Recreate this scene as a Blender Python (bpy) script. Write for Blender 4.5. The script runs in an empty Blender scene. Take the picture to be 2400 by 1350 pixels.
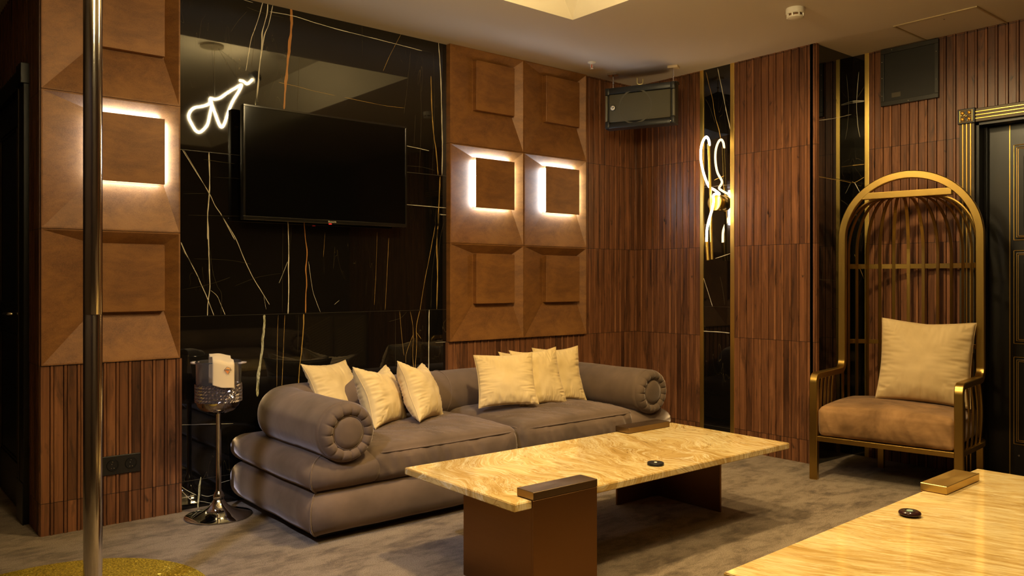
import bpy, bmesh, math, random
from mathutils import Vector, Matrix, noise
PI = math.pi
random.seed(7)
S = bpy.context.scene
COL = S.collection

# ---------------------------------------------------------------- camera, light, exposure
FPX = 1902.0; CAMH = 1.2225; HY = 658.0
YAW = math.atan((1200 + 390) / FPX)
cd = bpy.data.cameras.new('camera'); cam = bpy.data.objects.new('camera', cd); COL.objects.link(cam)
cam.location = (0, 0, CAMH); cam.rotation_euler = (PI / 2, 0, -YAW)
cd.sensor_width = 36; cd.lens = 36 * FPX / 2400; cd.shift_y = (HY - 675) / 2400; cd.clip_start = .05
S.camera = cam
S.view_settings.view_transform = 'Standard'; S.view_settings.look = 'None'
S.view_settings.gamma = 1; S.view_settings.use_curve_mapping = False
S.view_settings.exposure = 1.12
W = bpy.data.worlds.new('world'); S.world = W; W.use_nodes = True
W.node_tree.nodes['Background'].inputs[0].default_value = (1, .75, .5, 1)
W.node_tree.nodes['Background'].inputs[1].default_value = 0.006

def light(name, typ, loc, energy, col=(1, .70, .38), size=.1, rot=None, spot=None, blend=.5):
    l = bpy.data.lights.new(name, typ); l.energy = energy; l.color = col
    if typ == 'AREA': l.size = size
    else: l.shadow_soft_size = size
    if spot: l.spot_size = math.radians(spot); l.spot_blend = blend
    o = bpy.data.objects.new(name, l); COL.objects.link(o); o.location = loc
    if rot: o.rotation_euler = rot
    return o
def aim(o, tgt):
    o.rotation_euler = (Vector(tgt) - o.location).to_track_quat('-Z', 'Y').to_euler()
WARM = (1, .745, .375)
# ceiling downlights of the lounge (all above or behind the picture's edge)
for i, (p, t, e, a) in enumerate([
        ((2.35, 2.35, 2.72), (2.7, 2.75, 0), 95, 120),
        ((1.0, 1.5, 2.72), (1.5, 2.9, 0), 26, 90),
        ((3.0, 1.2, 2.72), (3.1, 1.2, 0), 70, 110),
        ((4.7, .9, 2.74), (4.95, -.6, .4), 30, 80),
        ((3.9, 2.3, 2.74), (4.9, 2.4, .9), 50, 120)]):
    o = light('downlight_beam', 'SPOT', p, e, WARM, .07, spot=a, blend=.8); aim(o, t)

o = light('downlight_beam', 'SPOT', (-.5, 2.0, 2.72), 110, (.72, .76, 1.0), .05, spot=40, blend=.8); aim(o, (1.95, 3.55, .2))

# ---------------------------------------------------------------- helpers
FWD = Vector((math.sin(YAW), math.cos(YAW), 0)); RGT = Vector((math.cos(YAW), -math.sin(YAW), 0))
def ray(px, py): return FWD + RGT * ((px - 1200) / FPX) + Vector((0, 0, -(py - HY) / FPX))
def onY(px, py, Y):
    r = ray(px, py); return Vector((0, 0, CAMH)) + r * (Y / r.y)
def onX(px, py, X):
    r = ray(px, py); return Vector((0, 0, CAMH)) + r * (X / r.x)

def link(name, me, mats=None, parent=None, smooth=False, kind=None, auto=None):
    o = bpy.data.objects.new(name, me); COL.objects.link(o)
    if mats:
        for m in (mats if isinstance(mats, (list, tuple)) else [mats]): me.materials.append(m)
    if parent: o.parent = parent
    if smooth:
        for p in me.polygons: p.use_smooth = True
    if auto is not None:
        me.set_sharp_from_angle(angle=math.radians(auto))
    if kind: o['kind'] = kind
    return o
def meshdata(name, v, f, mi=None, uv=None):
    me = bpy.data.meshes.new(name); me.from_pydata([tuple(p) for p in v], [], f); me.update()
    if mi:
        for p, i in zip(me.polygons, mi): p.material_index = i
    if uv:
        l = me.uv_layers.new(name='UVMap')
        for p in me.polygons:
            for li in p.loop_indices: l.data[li].uv = uv[me.loops[li].vertex_index]
    return me
def thing(name, label, cat, loc=(0, 0, 0), rz=0, group=None):
    o = bpy.data.objects.new(name, None); COL.objects.link(o); o.empty_display_size = .1
    o.location = loc; o.rotation_euler = (0, 0, rz); return tag(o, label, cat, group)
def tag(o, label, cat, group=None):
    o['label'] = label; o['category'] = cat
    if group: o['group'] = group
    return o
def struct(o): o['kind'] = 'structure'; return o

class MB:
    """collects shapes into one mesh"""
    def __init__(s): s.v = []; s.f = []; s.m = []
    def add(s, v, f, m=0):
        n = len(s.v); s.v += [Vector(p) for p in v]; s.f += [tuple(i + n for i in q) for q in f]; s.m += [m] * len(f)
    def box(s, a, b, m=0, mat=None):
        x0, y0, z0 = [min(p, q) for p, q in zip(a, b)]; x1, y1, z1 = [max(p, q) for p, q in zip(a, b)]
        v = [(x, y, z) for z in (z0, z1) for y in (y0, y1) for x in (x0, x1)]
        if mat: v = [mat @ Vector(p) for p in v]
        s.add(v, [(0, 2, 3, 1), (4, 5, 7, 6), (0, 1, 5, 4), (2, 6, 7, 3), (0, 4, 6, 2), (1, 3, 7, 5)], m)
    def rbox(s, a, b, r=.005, seg=2, m=0, mat=None):
        bm = bmesh.new(); bmesh.ops.create_cube(bm, size=1)
        c = [(p + q) / 2 for p, q in zip(a, b)]; d = [abs(q - p) for p, q in zip(a, b)]
        for v in bm.verts: v.co = Vector((v.co.x * d[0] + c[0], v.co.y * d[1] + c[1], v.co.z * d[2] + c[2]))
        bmesh.ops.bevel(bm, geom=bm.edges[:], offset=min(r, min(d) * .49), segments=seg, affect='EDGES', profile=.5)
        bm.verts.index_update()
        v = [v.co.copy() for v in bm.verts]; f = [[q.index for q in g.verts] for g in bm.faces]; bm.free()
        if mat: v = [mat @ p for p in v]
        s.add(v, f, m)
    def tube(s, pts, r, n=10, m=0, closed=False, caps=True, flat=None):
        pts = [Vector(p) for p in pts]; N = len(pts); rr = r if isinstance(r, (list, tuple)) else [r] * N
        T = []
        for i in range(N):
            a = pts[(i - 1) % N] if (closed or i > 0) else pts[i]; b = pts[(i + 1) % N] if (closed or i < N - 1) else pts[i]
            T.append((b - a).normalized())
        u = T[0].orthogonal().normalized(); fr = []
        for t in T:
            u = (u - t * u.dot(t)).normalized(); fr.append((u.copy(), t.cross(u)))
        v = []; f = []
        for i in range(N):
            for k in range(n):
                a = 2 * PI * k / n; v.append(pts[i] + (fr[i][0] * math.cos(a) + fr[i][1] * math.sin(a)) * rr[i])
        for i in range(N if closed else N - 1):
            j = (i + 1) % N
            for k in range(n): f.append((i * n + k, i * n + (k + 1) % n, j * n + (k + 1) % n, j * n + k))
        if caps and not closed: f.append(tuple(range(n))[::-1]); f.append(tuple((N - 1) * n + k for k in range(n)))
        s.add(v, f, m)
    def sweep(s, fr, sec, m=0, closed=False, caps=True):
        """fr: list of (pos, axis1, axis2); sec: list of (a, b)"""
        n = len(sec); N = len(fr); v = []; f = []
        for p, a, b in fr:
            for x, y in sec: v.append(p + a * x + b * y)
        for i in range(N if closed else N - 1):
            j = (i + 1) % N
            for k in range(n): f.append((i * n + k, i * n + (k + 1) % n, j * n + (k + 1) % n, j * n + k))
        if caps and not closed: f.append(tuple(range(n))[::-1]); f.append(tuple((N - 1) * n + k for k in range(n)))
        s.add(v, f, m)
    def lathe(s, prof, c=(0, 0), n=40, m=0, ax='z', cap=False):
        v = []; f = []; P = len(prof)
        for k in range(n):
            a = 2 * PI * k / n
            for r, z in prof:
                if ax == 'z': v.append((c[0] + r * math.cos(a), c[1] + r * math.sin(a), z))
                elif ax == 'y': v.append((c[0] + r * math.cos(a), z, c[1] + r * math.sin(a)))
                else: v.append((z, c[0] + r * math.cos(a), c[1] + r * math.sin(a)))
        for k in range(n):
            j = (k + 1) % n
            for i in range(P - 1): f.append((k * P + i, j * P + i, j * P + i + 1, k * P + i + 1))
        s.add(v, f, m)
    def poly(s, pts, m=0): s.add(pts, [tuple(range(len(pts)))], m)
    def build(s, name, mats=None, parent=None, smooth=False, auto=None, kind=None, fix=True):
        me = meshdata(name, s.v, s.f, s.m)
        if fix:
            bm = bmesh.new(); bm.from_mesh(me); bmesh.ops.recalc_face_normals(bm, faces=bm.faces[:]); bm.to_mesh(me); bm.free()
        return link(name, me, mats, parent, smooth or auto is not None, kind, auto)

def smoothpath(pts, sub=8, closed=False):
    P = [Vector(p) for p in pts]; N = len(P); out = []
    for i in range(N if closed else N - 1):
        g = lambda k: P[k % N] if closed else P[max(0, min(N - 1, k))]
        a, b, c, d = g(i - 1), g(i), g(i + 1), g(i + 2)
        for k in range(sub):
            t = k / sub
            out.append(.5 * ((2 * b) + (c - a) * t + (2 * a - 5 * b + 4 * c - d) * t * t + (3 * b - a - 3 * c + d) * t ** 3))
    if not closed: out.append(P[-1].copy())
    return out

# ---------------------------------------------------------------- materials
class NT:
    def __init__(s, name):
        s.mat = bpy.data.materials.new(name); s.mat.use_nodes = True; s.t = s.mat.node_tree
        s.b = s.t.nodes['Principled BSDF']
    def n(s, typ, **kw):
        x = s.t.nodes.new(typ)
        for k, v in kw.items():
            if k.startswith('i_'):
                x.inputs[k[2:].replace('_', ' ')].default_value = v
            else: setattr(x, k, v)
        return x
    def l(s, a, b): s.t.links.new(a, b)
    def set(s, **kw):
        names = dict(color='Base Color', rough='Roughness', metal='Metallic', spec='Specular IOR Level', coat='Coat Weight',
                     coatr='Coat Roughness', sheen='Sheen Weight', sheenr='Sheen Roughness', sheent='Sheen Tint', trans='Transmission Weight', ior='IOR',
                     em='Emission Color', ems='Emission Strength', aniso='Anisotropic')
        for k, v in kw.items():
            if k in ('color', 'em', 'sheent') and len(v) == 3: v = (*v, 1)
            s.b.inputs[names[k]].default_value = v
        return s
    def coord(s, kind='Object', scale=(1, 1, 1), rot=(0, 0, 0)):
        c = s.n('ShaderNodeTexCoord'); m = s.n('ShaderNodeMapping'); s.l(c.outputs[kind], m.inputs[0])
        m.inputs['Scale'].default_value = scale; m.inputs['Rotation'].default_value = rot; return m.outputs[0]
    def noise(s, vec, scale, detail=4, rough=.55, dist=0):
        x = s.n('ShaderNodeTexNoise'); x.inputs['Scale'].default_value = scale; x.inputs['Detail'].default_value = detail
        x.inputs['Roughness'].default_value = rough; x.inputs['Distortion'].default_value = dist
        if vec is not None: s.l(vec, x.inputs['Vector'])
        return x.outputs[0]
    def ramp(s, fac, stops, interp='LINEAR'):
        x = s.n('ShaderNodeValToRGB'); x.color_ramp.interpolation = interp; e = x.color_ramp.elements
        while len(e) > 1: e.remove(e[-1])
        e[0].position = stops[0][0]; e[0].color = (*stops[0][1], 1)
        for p, c in stops[1:]:
            q = e.new(p); q.color = (*c, 1)
        s.l(fac, x.inputs[0]); return x.outputs[0]
    def math(s, op, a, b=None, c=None):
        x = s.n('ShaderNodeMath', operation=op)
        for i, q in enumerate((a, b, c)):
            if q is None: continue
            if isinstance(q, (int, float)): x.inputs[i].default_value = q
            else: s.l(q, x.inputs[i])
        return x.outputs[0]
    def mix(s, fac, a, b, blend='MIX'):
        x = s.n('ShaderNodeMix', data_type='RGBA', blend_type=blend)
        for i, q in ((0, fac), (6, a), (7, b)):
            if isinstance(q, (int, float)): x.inputs[i].default_value = q
            elif isinstance(q, tuple): x.inputs[i].default_value = (*q, 1)
            else: s.l(q, x.inputs[i])
        return x.outputs[2]
    def col(s, o): s.l(o, s.b.inputs['Base Color']); return s
    def bump(s, h, strength=.3, dist=.002):
        x = s.n('ShaderNodeBump'); x.inputs['Strength'].default_value = strength; x.inputs['Distance'].default_value = dist
        s.l(h, x.inputs['Height']); s.l(x.outputs[0], s.b.inputs['Normal']); return s
    def rampf(s, fac, a, b, inp='Roughness', lo=0, hi=1):
        x = s.n('ShaderNodeMapRange'); s.l(fac, x.inputs[0]); x.inputs[1].default_value = lo; x.inputs[2].default_value = hi
        x.inputs[3].default_value = a; x.inputs[4].default_value = b; s.l(x.outputs[0], s.b.inputs[inp]); return s

def simple(name, color, rough=.5, metal=0, **kw):
    return NT(name).set(color=color, rough=rough, metal=metal, **kw).mat

def wood_mat():
    m = NT('walnut_slats'); uv = m.n('ShaderNodeTexCoord').outputs['UV']
    sp = m.n('ShaderNodeSeparateXYZ'); m.l(uv, sp.inputs[0])
    u, v = sp.outputs[0], sp.outputs[1]
    ub = m.math('DIVIDE', u, .0585); bi = m.math('FLOOR', ub); rib = m.math('LESS_THAN', m.math('FRACT', ub), .285)
    rowf = m.math('DIVIDE', m.math('SUBTRACT', v, .155), .6585); ri = m.math('FLOOR', rowf)
    cb = m.n('ShaderNodeCombineXYZ'); m.l(m.math('ADD', bi, m.math('MULTIPLY', rib, .37)), cb.inputs[0]); m.l(ri, cb.inputs[1])
    wn = m.n('ShaderNodeTexWhiteNoise', noise_dimensions='2D'); m.l(cb.outputs[0], wn.inputs['Vector'])
    seed = wn.outputs[0]
    def cv(a, b, c):
        x = m.n('ShaderNodeCombineXYZ'); m.l(m.math('MULTIPLY', u, a), x.inputs[0]); m.l(m.math('MULTIPLY', v, b), x.inputs[1]); m.l(m.math('MULTIPLY', seed, c), x.inputs[2]); return x.outputs[0]
    g = m.noise(cv(30., 1.5, 40.), 1.0, 6, .60, 1.2); fine = m.noise(cv(420., 9., 1.), 1.0, 3, .6)
    dark = m.noise(cv(22., 2.6, 23.), 1.0, 5, .62, .9); knots = m.noise(cv(26., 9., 9.), 1.0, 2, .5, .6)
    f = m.math('ADD', m.math('ADD', m.math('ADD', m.math('MULTIPLY', g, .70), .04), m.math('MULTIPLY', seed, .22)), m.math('MULTIPLY', rib, .07))
    base = m.ramp(f, [(.22, (.032, .012, .006)), (.42, (.125, .048, .019)), (.62, (.250, .098, .038)), (.90, (.44, .19, .078))])
    base = m.mix(m.math('MULTIPLY', fine, .45), base, (.05, .018, .008), 'MIX')
    base = m.mix(m.ramp(dark, [(.0, (0, 0, 0)), (.54, (0, 0, 0)), (.70, (.85, .85, .85))]), base, (.020, .009, .005))
    kn = m.ramp(knots, [(.0, (0, 0, 0)), (.70, (0, 0, 0)), (.78, (1, 1, 1))])
    base = m.mix(kn, base, (.014, .006, .003))
    fr = m.math('FRACT', rowf); edge = m.math('MINIMUM', fr, m.math('SUBTRACT', 1., fr))
    base = m.mix(m.math('LESS_THAN', edge, .0022), base, (.010, .005, .003))
    m.col(base); m.set(rough=.42, spec=.45); m.rampf(g, .30, .5)
    m.bump(fine, .25, .0008)
    return m.mat
def rust_mat():
    m = NT('patinated_bronze_panel'); c = m.coord(); n1 = m.noise(m.coord(scale=(1, 1, 2.2)), 4.5, 9, .70, .4); n2 = m.noise(c, 260, 2, .7)
    base = m.ramp(n1, [(.22, (.065, .024, .006)), (.40, (.140, .052, .011)), (.58, (.225, .092, .019)), (.85, (.29, .128, .030))])
    base = m.mix(m.ramp(n2, [(.35, (0, 0, 0)), (.75, (.45, .45, .45))]), base, (.36, .17, .06))
    m.col(base).set(rough=.42, metal=.15, spec=.5); m.rampf(n2, .34, .58); m.bump(n2, .35, .0008); return m.mat
def black_marble():
    m = NT('black_marble'); c = m.coord()
    n = m.noise(m.coord(scale=(5, 5, 1.0), rot=(0, .25, 0)), 2.2, 2, .5, .8)
    a = m.math('ABSOLUTE', m.math('SUBTRACT', n, .5)); ln = m.ramp(a, [(0, (.055, .04, .018)), (.0035, (.004, .0035, .003))])
    nm = m.noise(c, 1.7, 2); lm = m.ramp(nm, [(.5, (0, 0, 0)), (.62, (1, 1, 1))])
    base = m.mix(lm, (.004, .0035, .003), ln)
    m.col(base).set(rough=.03, spec=.7, ior=1.5, coat=.3, coatr=.02); return m.mat
def trav(name, rot, scl=1.0, stretch=3.0, warp=.5, veins=1.0):
    m = NT(name); c0 = m.coord(rot=(0, 0, rot))
    wn = m.n('ShaderNodeTexNoise'); wn.inputs['Scale'].default_value = 2.1; wn.inputs['Detail'].default_value = 2; m.l(c0, wn.inputs['Vector'])
    a = m.n('ShaderNodeVectorMath', operation='SUBTRACT'); m.l(wn.outputs['Color'], a.inputs[0]); a.inputs[1].default_value = (.5, .5, .5)
    b = m.n('ShaderNodeVectorMath', operation='SCALE'); m.l(a.outputs[0], b.inputs[0]); b.inputs['Scale'].default_value = warp
    d = m.n('ShaderNodeVectorMath', operation='ADD'); m.l(c0, d.inputs[0]); m.l(b.outputs[0], d.inputs[1]); c = d.outputs[0]
    def mp(sx, sy, lx=0):
        x = m.n('ShaderNodeMapping'); x.inputs['Scale'].default_value = (sx * scl, sy * scl, 1); x.inputs['Location'].default_value = (lx, lx * .7, 0); m.l(c, x.inputs[0]); return x.outputs[0]
    big = m.noise(mp(.8, 1.0 * stretch), 1.6, 4, .55, .3); w = m.noise(mp(1.6, 3.2 * stretch, 3), 2.0, 8, .58, .3); w2 = m.noise(mp(.6, 2.2 * stretch, 7), 2.0, 3, .5, .25)
    w3 = m.noise(mp(.8, 3.4 * stretch, 1), 2.4, 4, .55, .3)
    f = m.math('ADD', m.math('MULTIPLY', big, .45), m.math('MULTIPLY', w, .55))
    base = m.ramp(f, [(.33, (.44, .27, .07)), (.43, (.58, .385, .13)), (.50, (.68, .48, .185)), (.57, (.76, .59, .28)), (.66, (.62, .43, .16))])
    def line(n, c0_, wd, k):
        a_ = m.math('ABSOLUTE', m.math('SUBTRACT', n, c0_)); return m.ramp(a_, [(0, (k, k, k)), (wd, (0, 0, 0))])
    for n, p, wd, col, k in ((w2, .50, .016, (.86, .74, .48), .8), (w2, .45, .010, (.36, .19, .045), .75), (w3, .53, .012, (.38, .20, .05), .65), (w3, .47, .016, (.84, .72, .46), .7), (w2, .58, .030, (.48, .29, .08), .5), (w3, .40, .014, (.84, .72, .46), .6), (w3, .60, .012, (.42, .23, .06), .6), (w2, .39, .012, (.84, .72, .46), .6)):
        base = m.mix(line(n, p, wd, k * veins), base, col)
    m.col(base).set(rough=.10, spec=.55, coat=.4, coatr=.04); return m.mat
def carpet_mat():
    m = NT('carpet_pile'); c = m.coord()
    n1 = m.noise(m.coord(scale=(1, 1.9, 1), rot=(0, 0, .5)), 3.4, 8, .68, .4); n2 = m.noise(c, 240, 3, .75); n3 = m.noise(m.coord(scale=(1, 2.2, 1), rot=(0, 0, .3)), 9, 5, .7, .5)
    f = m.math('ADD', m.math('MULTIPLY', n1, .62), m.math('MULTIPLY', n3, .38))
    base = m.ramp(f, [(.36, (.085, .060, .042)), (.45, (.19, .137, .090)), (.53, (.31, .235, .160)), (.7, (.38, .295, .205))])
    base = m.mix(m.ramp(n2, [(.36, (.75, .75, .75)), (.60, (0, 0, 0))]), base, (.03, .022, .016))
    m.col(base).set(rough=.95, spec=.1, sheen=.2, sheenr=.5, sheent=(1, .85, .7)); m.bump(n2, .8, .004); return m.mat
def velvet(name, a, b, nscale=3.0, sh=.55, bmp=.12):
    m = NT(name); c = m.coord(); n1 = m.noise(c, nscale, 4, .6, .4); n2 = m.noise(c, 420, 2, .6)
    m.col(m.ramp(n1, [(.3, a), (.7, b)])).set(rough=.82, spec=.18, sheen=sh, sheenr=.35, sheent=(1, .84, .74))
    h = m.math('ADD', m.noise(m.coord(), 7, 2, .5, .6), m.math('MULTIPLY', n2, .03))
    m.bump(h, bmp, .02); return m.mat
def brushed(name, col, rough=.28, streak=(200, 200, 4), amt=.12):
    m = NT(name); n = m.noise(m.coord(scale=streak), 1.0, 3, .6)
    m.set(color=col, metal=1, rough=rough, aniso=.3); m.rampf(n, rough - amt * .5, rough + amt); return m.mat
def perf(name, base, hole, period, axes=(0, 2), kind='Object'):
    m = NT(name); sp = m.n('ShaderNodeSeparateXYZ'); m.l(m.n('ShaderNodeTexCoord').outputs[kind], sp.inputs[0])
    a = m.math('SINE', m.math('MULTIPLY', sp.outputs[axes[0]], 2 * PI / period)); b = m.math('SINE', m.math('MULTIPLY', sp.outputs[axes[1]], 2 * PI / (period * .8)))
    h = m.math('MULTIPLY', a, b); m.col(m.ramp(h, [(.42, base), (.5, hole)], 'LINEAR')).set(rough=.55, metal=.2); m.bump(h, .3, .001)
    r = m.t.nodes[-1]; return m.mat

WOOD = wood_mat(); RUST = rust_mat(); BLACKM = black_marble()
TRAV1 = trav('golden_travertine', 1.80, 1.5, 2.0, .55); TRAV2 = trav('golden_travertine_striped', 1.28, 1.8, 3.2, .22, .75)
CARPET = carpet_mat()
VELVET = velvet('taupe_velvet', (.082, .055, .035), (.172, .114, .077), 2.4, .6)
CREAM = velvet('cream_velvet', (.56, .40, .165), (.68, .51, .25), 3, .35, .06)
CREAM2 = velvet('sand_velvet', (.50, .36, .17), (.62, .46, .24), 3, .35, .06)
SUEDE = velvet('cognac_suede', (.10, .050, .017), (.34, .185, .075), 4.5, .45)
BRASS = brushed('brushed_brass', (.42, .27, .07), .3)
BRASST = brushed('brass_trim', (.85, .60, .16), .33, (4, 300, 4))
BRONZE = brushed('bronze_sheet', (.25, .125, .045), .38, (4, 4, 220), .1)
DBRASS = brushed('dark_brass_cap', (.27, .185, .10), .3)
GBRASS = brushed('golden_cap', (.62, .44, .15), .34)
CHROME = simple('polished_chrome', (.72, .70, .68), .05, 1)
POLE = simple('polished_steel', (.75, .71, .64), .12, 1)
BLACKP = simple('black_plastic', (.012, .012, .012), .35)
SCREEN = simple('screen_glass', (.002, .002, .002), .08, spec=.35)
BLACKL = simple('black_lacquer', (.007, .006, .005), .34, spec=.4)
DOORG = simple('dark_lacquer_door', (.009, .0075, .005), .32, spec=.5)
GOLDL = simple('gold_paint', (.75, .48, .12), .3, .9)
BRZ = simple('dark_bronze_trim', (.055, .040, .022), .42, .5)
WHITEP = simple('white_plastic', (.75, .70, .60), .4)
PLASTER = NT('ceiling_paint').set(color=(.60, .525, .44), rough=.85, spec=.2).mat
TRAYP = simple('tray_paint', (.86, .78, .60), .75)
VEINW = simple('white_vein', (.62, .56, .42), .06, spec=.6)
VEING = simple('gold_vein', (.36, .22, .06), .06, spec=.6)
VEINR = simple('rust_vein', (.40, .18, .05), .06, spec=.6)
VEINC = NT('cream_vein'); VEINC.col(VEINC.ramp(VEINC.noise(VEINC.coord(scale=(40, 1, 5)), 6, 4, .6, 1), [(.4, (.12, .11, .05)), (.55, (.55, .52, .34)), (.8, (.7, .66, .45))])).set(rough=.06, spec=.6); VEINC = VEINC.mat
VEINF = simple('faint_vein', (.050, .040, .022), .06, spec=.6)
JOINT = simple('marble_joint', (.10, .085, .06), .4)
def emis(name, col, s):
    return NT(name).set(color=(0, 0, 0), em=col, ems=s).mat
LED = emis('led_cool', (.72, .86, 1.0), 24)
NEON = emis('neon_warm', (1, .70, .34), 16)
NEONP = emis('neon_pendant', (1, .76, .38), 84)

# ---------------------------------------------------------------- room shell
HC = 2.8
def quadobj(name, pts, mat):
    m = MB(); m.poly([Vector(p) for p in pts]); return struct(m.build(name, mat, fix=False))
# floor slab
m = MB(); m.box((-3, -3, -.05), (7.2, 9, 0)); struct(m.build('floor', CARPET))
# ceiling with a recessed tray
x0, x1, y0, y1 = -.3, 3.43, -.75, 3.53
m = MB()
for a, b in (((-3, -3), (x0, 9)), ((x1, -3), (7.2, 9)), ((x0, -3), (x1, y0)), ((x0, y1), (x1, 9))):
    m.box((a[0], a[1], HC), (b[0], b[1], HC + .04))
struct(m.build('ceiling', PLASTER))
m = MB(); zt = 3.1
o_ = [(x0, y0), (x1, y0), (x1, y1), (x0, y1)]
i_ = [(x0 + .25, y0 + .25), (x1 - .25, y0 + .25), (x1 - .25, y1 - .41), (x1 - .50, y1 - .25), (x0 + .25, y1 - .25)]
V = [(*p, HC) for p in o_] + [(*p, zt) for p in i_]
m.add(V, [(0, 1, 5, 4), (1, 2, 6, 5), (2, 7, 6), (2, 3, 8, 7), (3, 0, 4, 8), (4, 5, 6, 7, 8)])
struct(m.build('trim_1', TRAYP, fix=False))['label'] = 'recessed ceiling tray'

def slats(name, org, du, length, z0, z1, nrm, step=.0585, off=0.0, rowsplit=True):
    """vertical slatted cladding: org (x,y) start, du unit direction, nrm outward unit normal"""
    du = Vector((*du, 0)); nn = Vector((*nrm, 0)); o = Vector((*org, 0)); prof = []
    k = math.floor(off / step); u = k * step - off
    pts = []
    while u < length:
        for a, h in ((0, -.014), (.0022, -.014), (.0026, .0035), (.0038, .0045), (.0142, .0045), (.0154, .0035), (.0158, -.014), (.0180, -.014), (.0186, -.002), (.0198, 0), (.0573, 0), (.0585, -.002)):
            pts.append((u + a, h))
        u += step
    pts = [p for p in pts if 0 <= p[0] <= length]
    pts = [(0, pts[0][1])] + pts + [(length, pts[-1][1])]
    v = []; f = []; uv = []
    for (a, h) in pts:
        for z in (z0, z1):
            v.append(o + du * a + nn * h + Vector((0, 0, z))); uv.append((a + off + .0001 + random.random() * 0, z))
    flip = du.cross(Vector((0, 0, 1))).dot(nn) > 0
    for i in range(len(pts) - 1):
        q = (2 * i, 2 * i + 2, 2 * i + 3, 2 * i + 1); f.append(q if flip else q[::-1])
    # backing so the cladding has thickness
    n = len(v)
    v += [o - nn * .03 + Vector((0, 0, z0)), o + du * length - nn * .03 + Vector((0, 0, z0)), o + du * length - nn * .03 + Vector((0, 0, z1)), o - nn * .03 + Vector((0, 0, z1))]
    ua = math.floor(off / .0585) * .0585 + .045; ub = math.floor((off + length) / .0585) * .0585 + .045
    uv += [(ua, z0), (ub, z0), (ub, z1), (ua, z1)]
    L = 2 * (len(pts) - 1)
    f += [(0, 1, n + 3, n), (L, n + 1, n + 2, L + 1), (n, n + 1, n + 2, n + 3)]
    me = meshdata(name, v, f, None, uv); return struct(link(name, me, WOOD))

YA = 4.41
# backing walls
def wallbox(name, a, b, mat=BLACKL):
    m = MB(); m.box(a, b); return struct(m.build(name, mat))
wallbox('wall_back', (.80, 4.50, 0), (5.2, 4.62, HC))
wallbox('wall_right', (5.03, 2.88, 0), (5.13, 4.50, HC))
wallbox('wall_alcove', (5.57, 2.04, 0), (5.67, 3.0, HC)); wallbox('wall_alcove_side', (5.13, 2.88, 0), (5.57, 2.98, HC))
wallbox('wall_above_door', (5.57, .9, 2.24), (5.67, 2.04, HC)); wallbox('wall_right_near', (5.57, -3, 0), (5.67, .9, HC))
wallbox('wall_front', (-3, -1.3, 0), (5.6, -1.2, HC), simple('dark_wall', (.045, .026, .014), .5))
wallbox('wall_left', (-1.7, -1.2, 0), (-1.6, 7.5, HC), simple('left_wall', (.06, .036, .018), .5))
wallbox('wall_corridor', (-1.6, 7.4, 0), (.8, 7.5, HC), simple('corridor_wall', (.02, .018, .016), .6))

# slatted cladding
slats('wall_back_slats_column', (.757, YA), (1, 0), .655, 0, .815, (0, -1), off=.02)
slats('wall_column_side', (.757, 4.68), (0, -1), .262, 0, HC, (-1, 0), step=.0300, off=.0)
slats('wall_back_slats_low', (3.135, YA + .012), (1, 0), 1.29, 0, .82, (0, -1), off=.013)
slats('wall_back_slats', (4.425, YA + .012), (1, 0), .575, 0, HC, (0, -1), off=.02)
slats('wall_right_slats', (5.0, YA + .012), (0, -1), .647, 0, HC, (-1, 0), off=.0)
slats('wall_right_slats_near', (5.0, 3.473), (0, -1), .641, 0, HC, (-1, 0), off=.03)
slats('wall_alcove_slats', (5.5, 2.725), (0, -1), .595, 0, HC, (-1, 0), off=.035)
slats('wall_above_door_slats', (5.5, 2.130), (0, -1), 1.5, 2.300, HC, (-1, 0), off=.0351)
slats('wall_right_front_slats', (5.5, .75), (0, -1), 2.0, 0, HC, (-1, 0), off=.01)
# wood face above the corridor door on the column side plane
slats('wall_corridor_slats', (.757, 7.4), (0, -1), 2.72, 2.31, HC, (-1, 0), off=0)
slats('wall_corridor_slats_far', (.757, 7.4), (0, -1), 1.66, 0, 2.31, (-1, 0), off=0)
# side cap of column base panel edge
# ---- black marble wall with veins
def veinpoly(m, pts, conv, w, slot, nrm, wob=.3):
    P = [conv(*p) for p in pts]
    if len(P) > 2: P = smoothpath(P, 6)
    else:
        a, b = P; P = [a.lerp(b, i / 6) for i in range(7)]
    N = len(P); L = []; R = []
    for i, p in enumerate(P):
        t = (P[min(N - 1, i + 1)] - P[max(0, i - 1)]).normalized(); s_ = t.cross(nrm)
        ww = w * (.42 + wob * (noise.noise(p * 14 + Vector((w * 99, 0, 0)))) + 0.0)
        if i == 0 or i == N - 1: ww *= .35
        j = s_ * noise.noise(p * 23) * w * .25
        L.append(p + s_ * ww + j); R.append(p - s_ * ww + j)
    v = L + R; f = [(i, i + 1, N + i + 1, N + i) for i in range(N - 1)]
    m.add([q + nrm * .0006 for q in v], f, slot)
VM = [BLACKM, VEINW, VEING, VEINR, VEINC, VEINF, JOINT]
K = dict(w=1, g=2, r=3, c=4, f=5)
m = MB(); YM = 4.443
for z0, z1 in ((0, .150), (.153, 1.0305), (1.0325, 1.9205), (1.9235, HC)):
    m.box((1.40, YM, z0), (3.145, 4.50, z1), 0)
m.box((1.40, YM + .002, 0), (3.145, 4.49, HC), 6)
Z3 = lambda x, y: onY(400 + x / 2.4106, y / 2.4106, YM)
Z4 = lambda x, y: onY(400 + x / 2.935, 500 + y / 2.935, YM)
Z6 = lambda x, y: onY(400 + x / 2.87, 780 + y / 2.87, YM)
NB = Vector((0, -1, 0)); PXM = 1 / 420.
def vz(conv, zs, lst):
    for kind, w, pts in lst: veinpoly(m, pts, conv, w / zs * PXM * .85, K[kind], NB)
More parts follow.
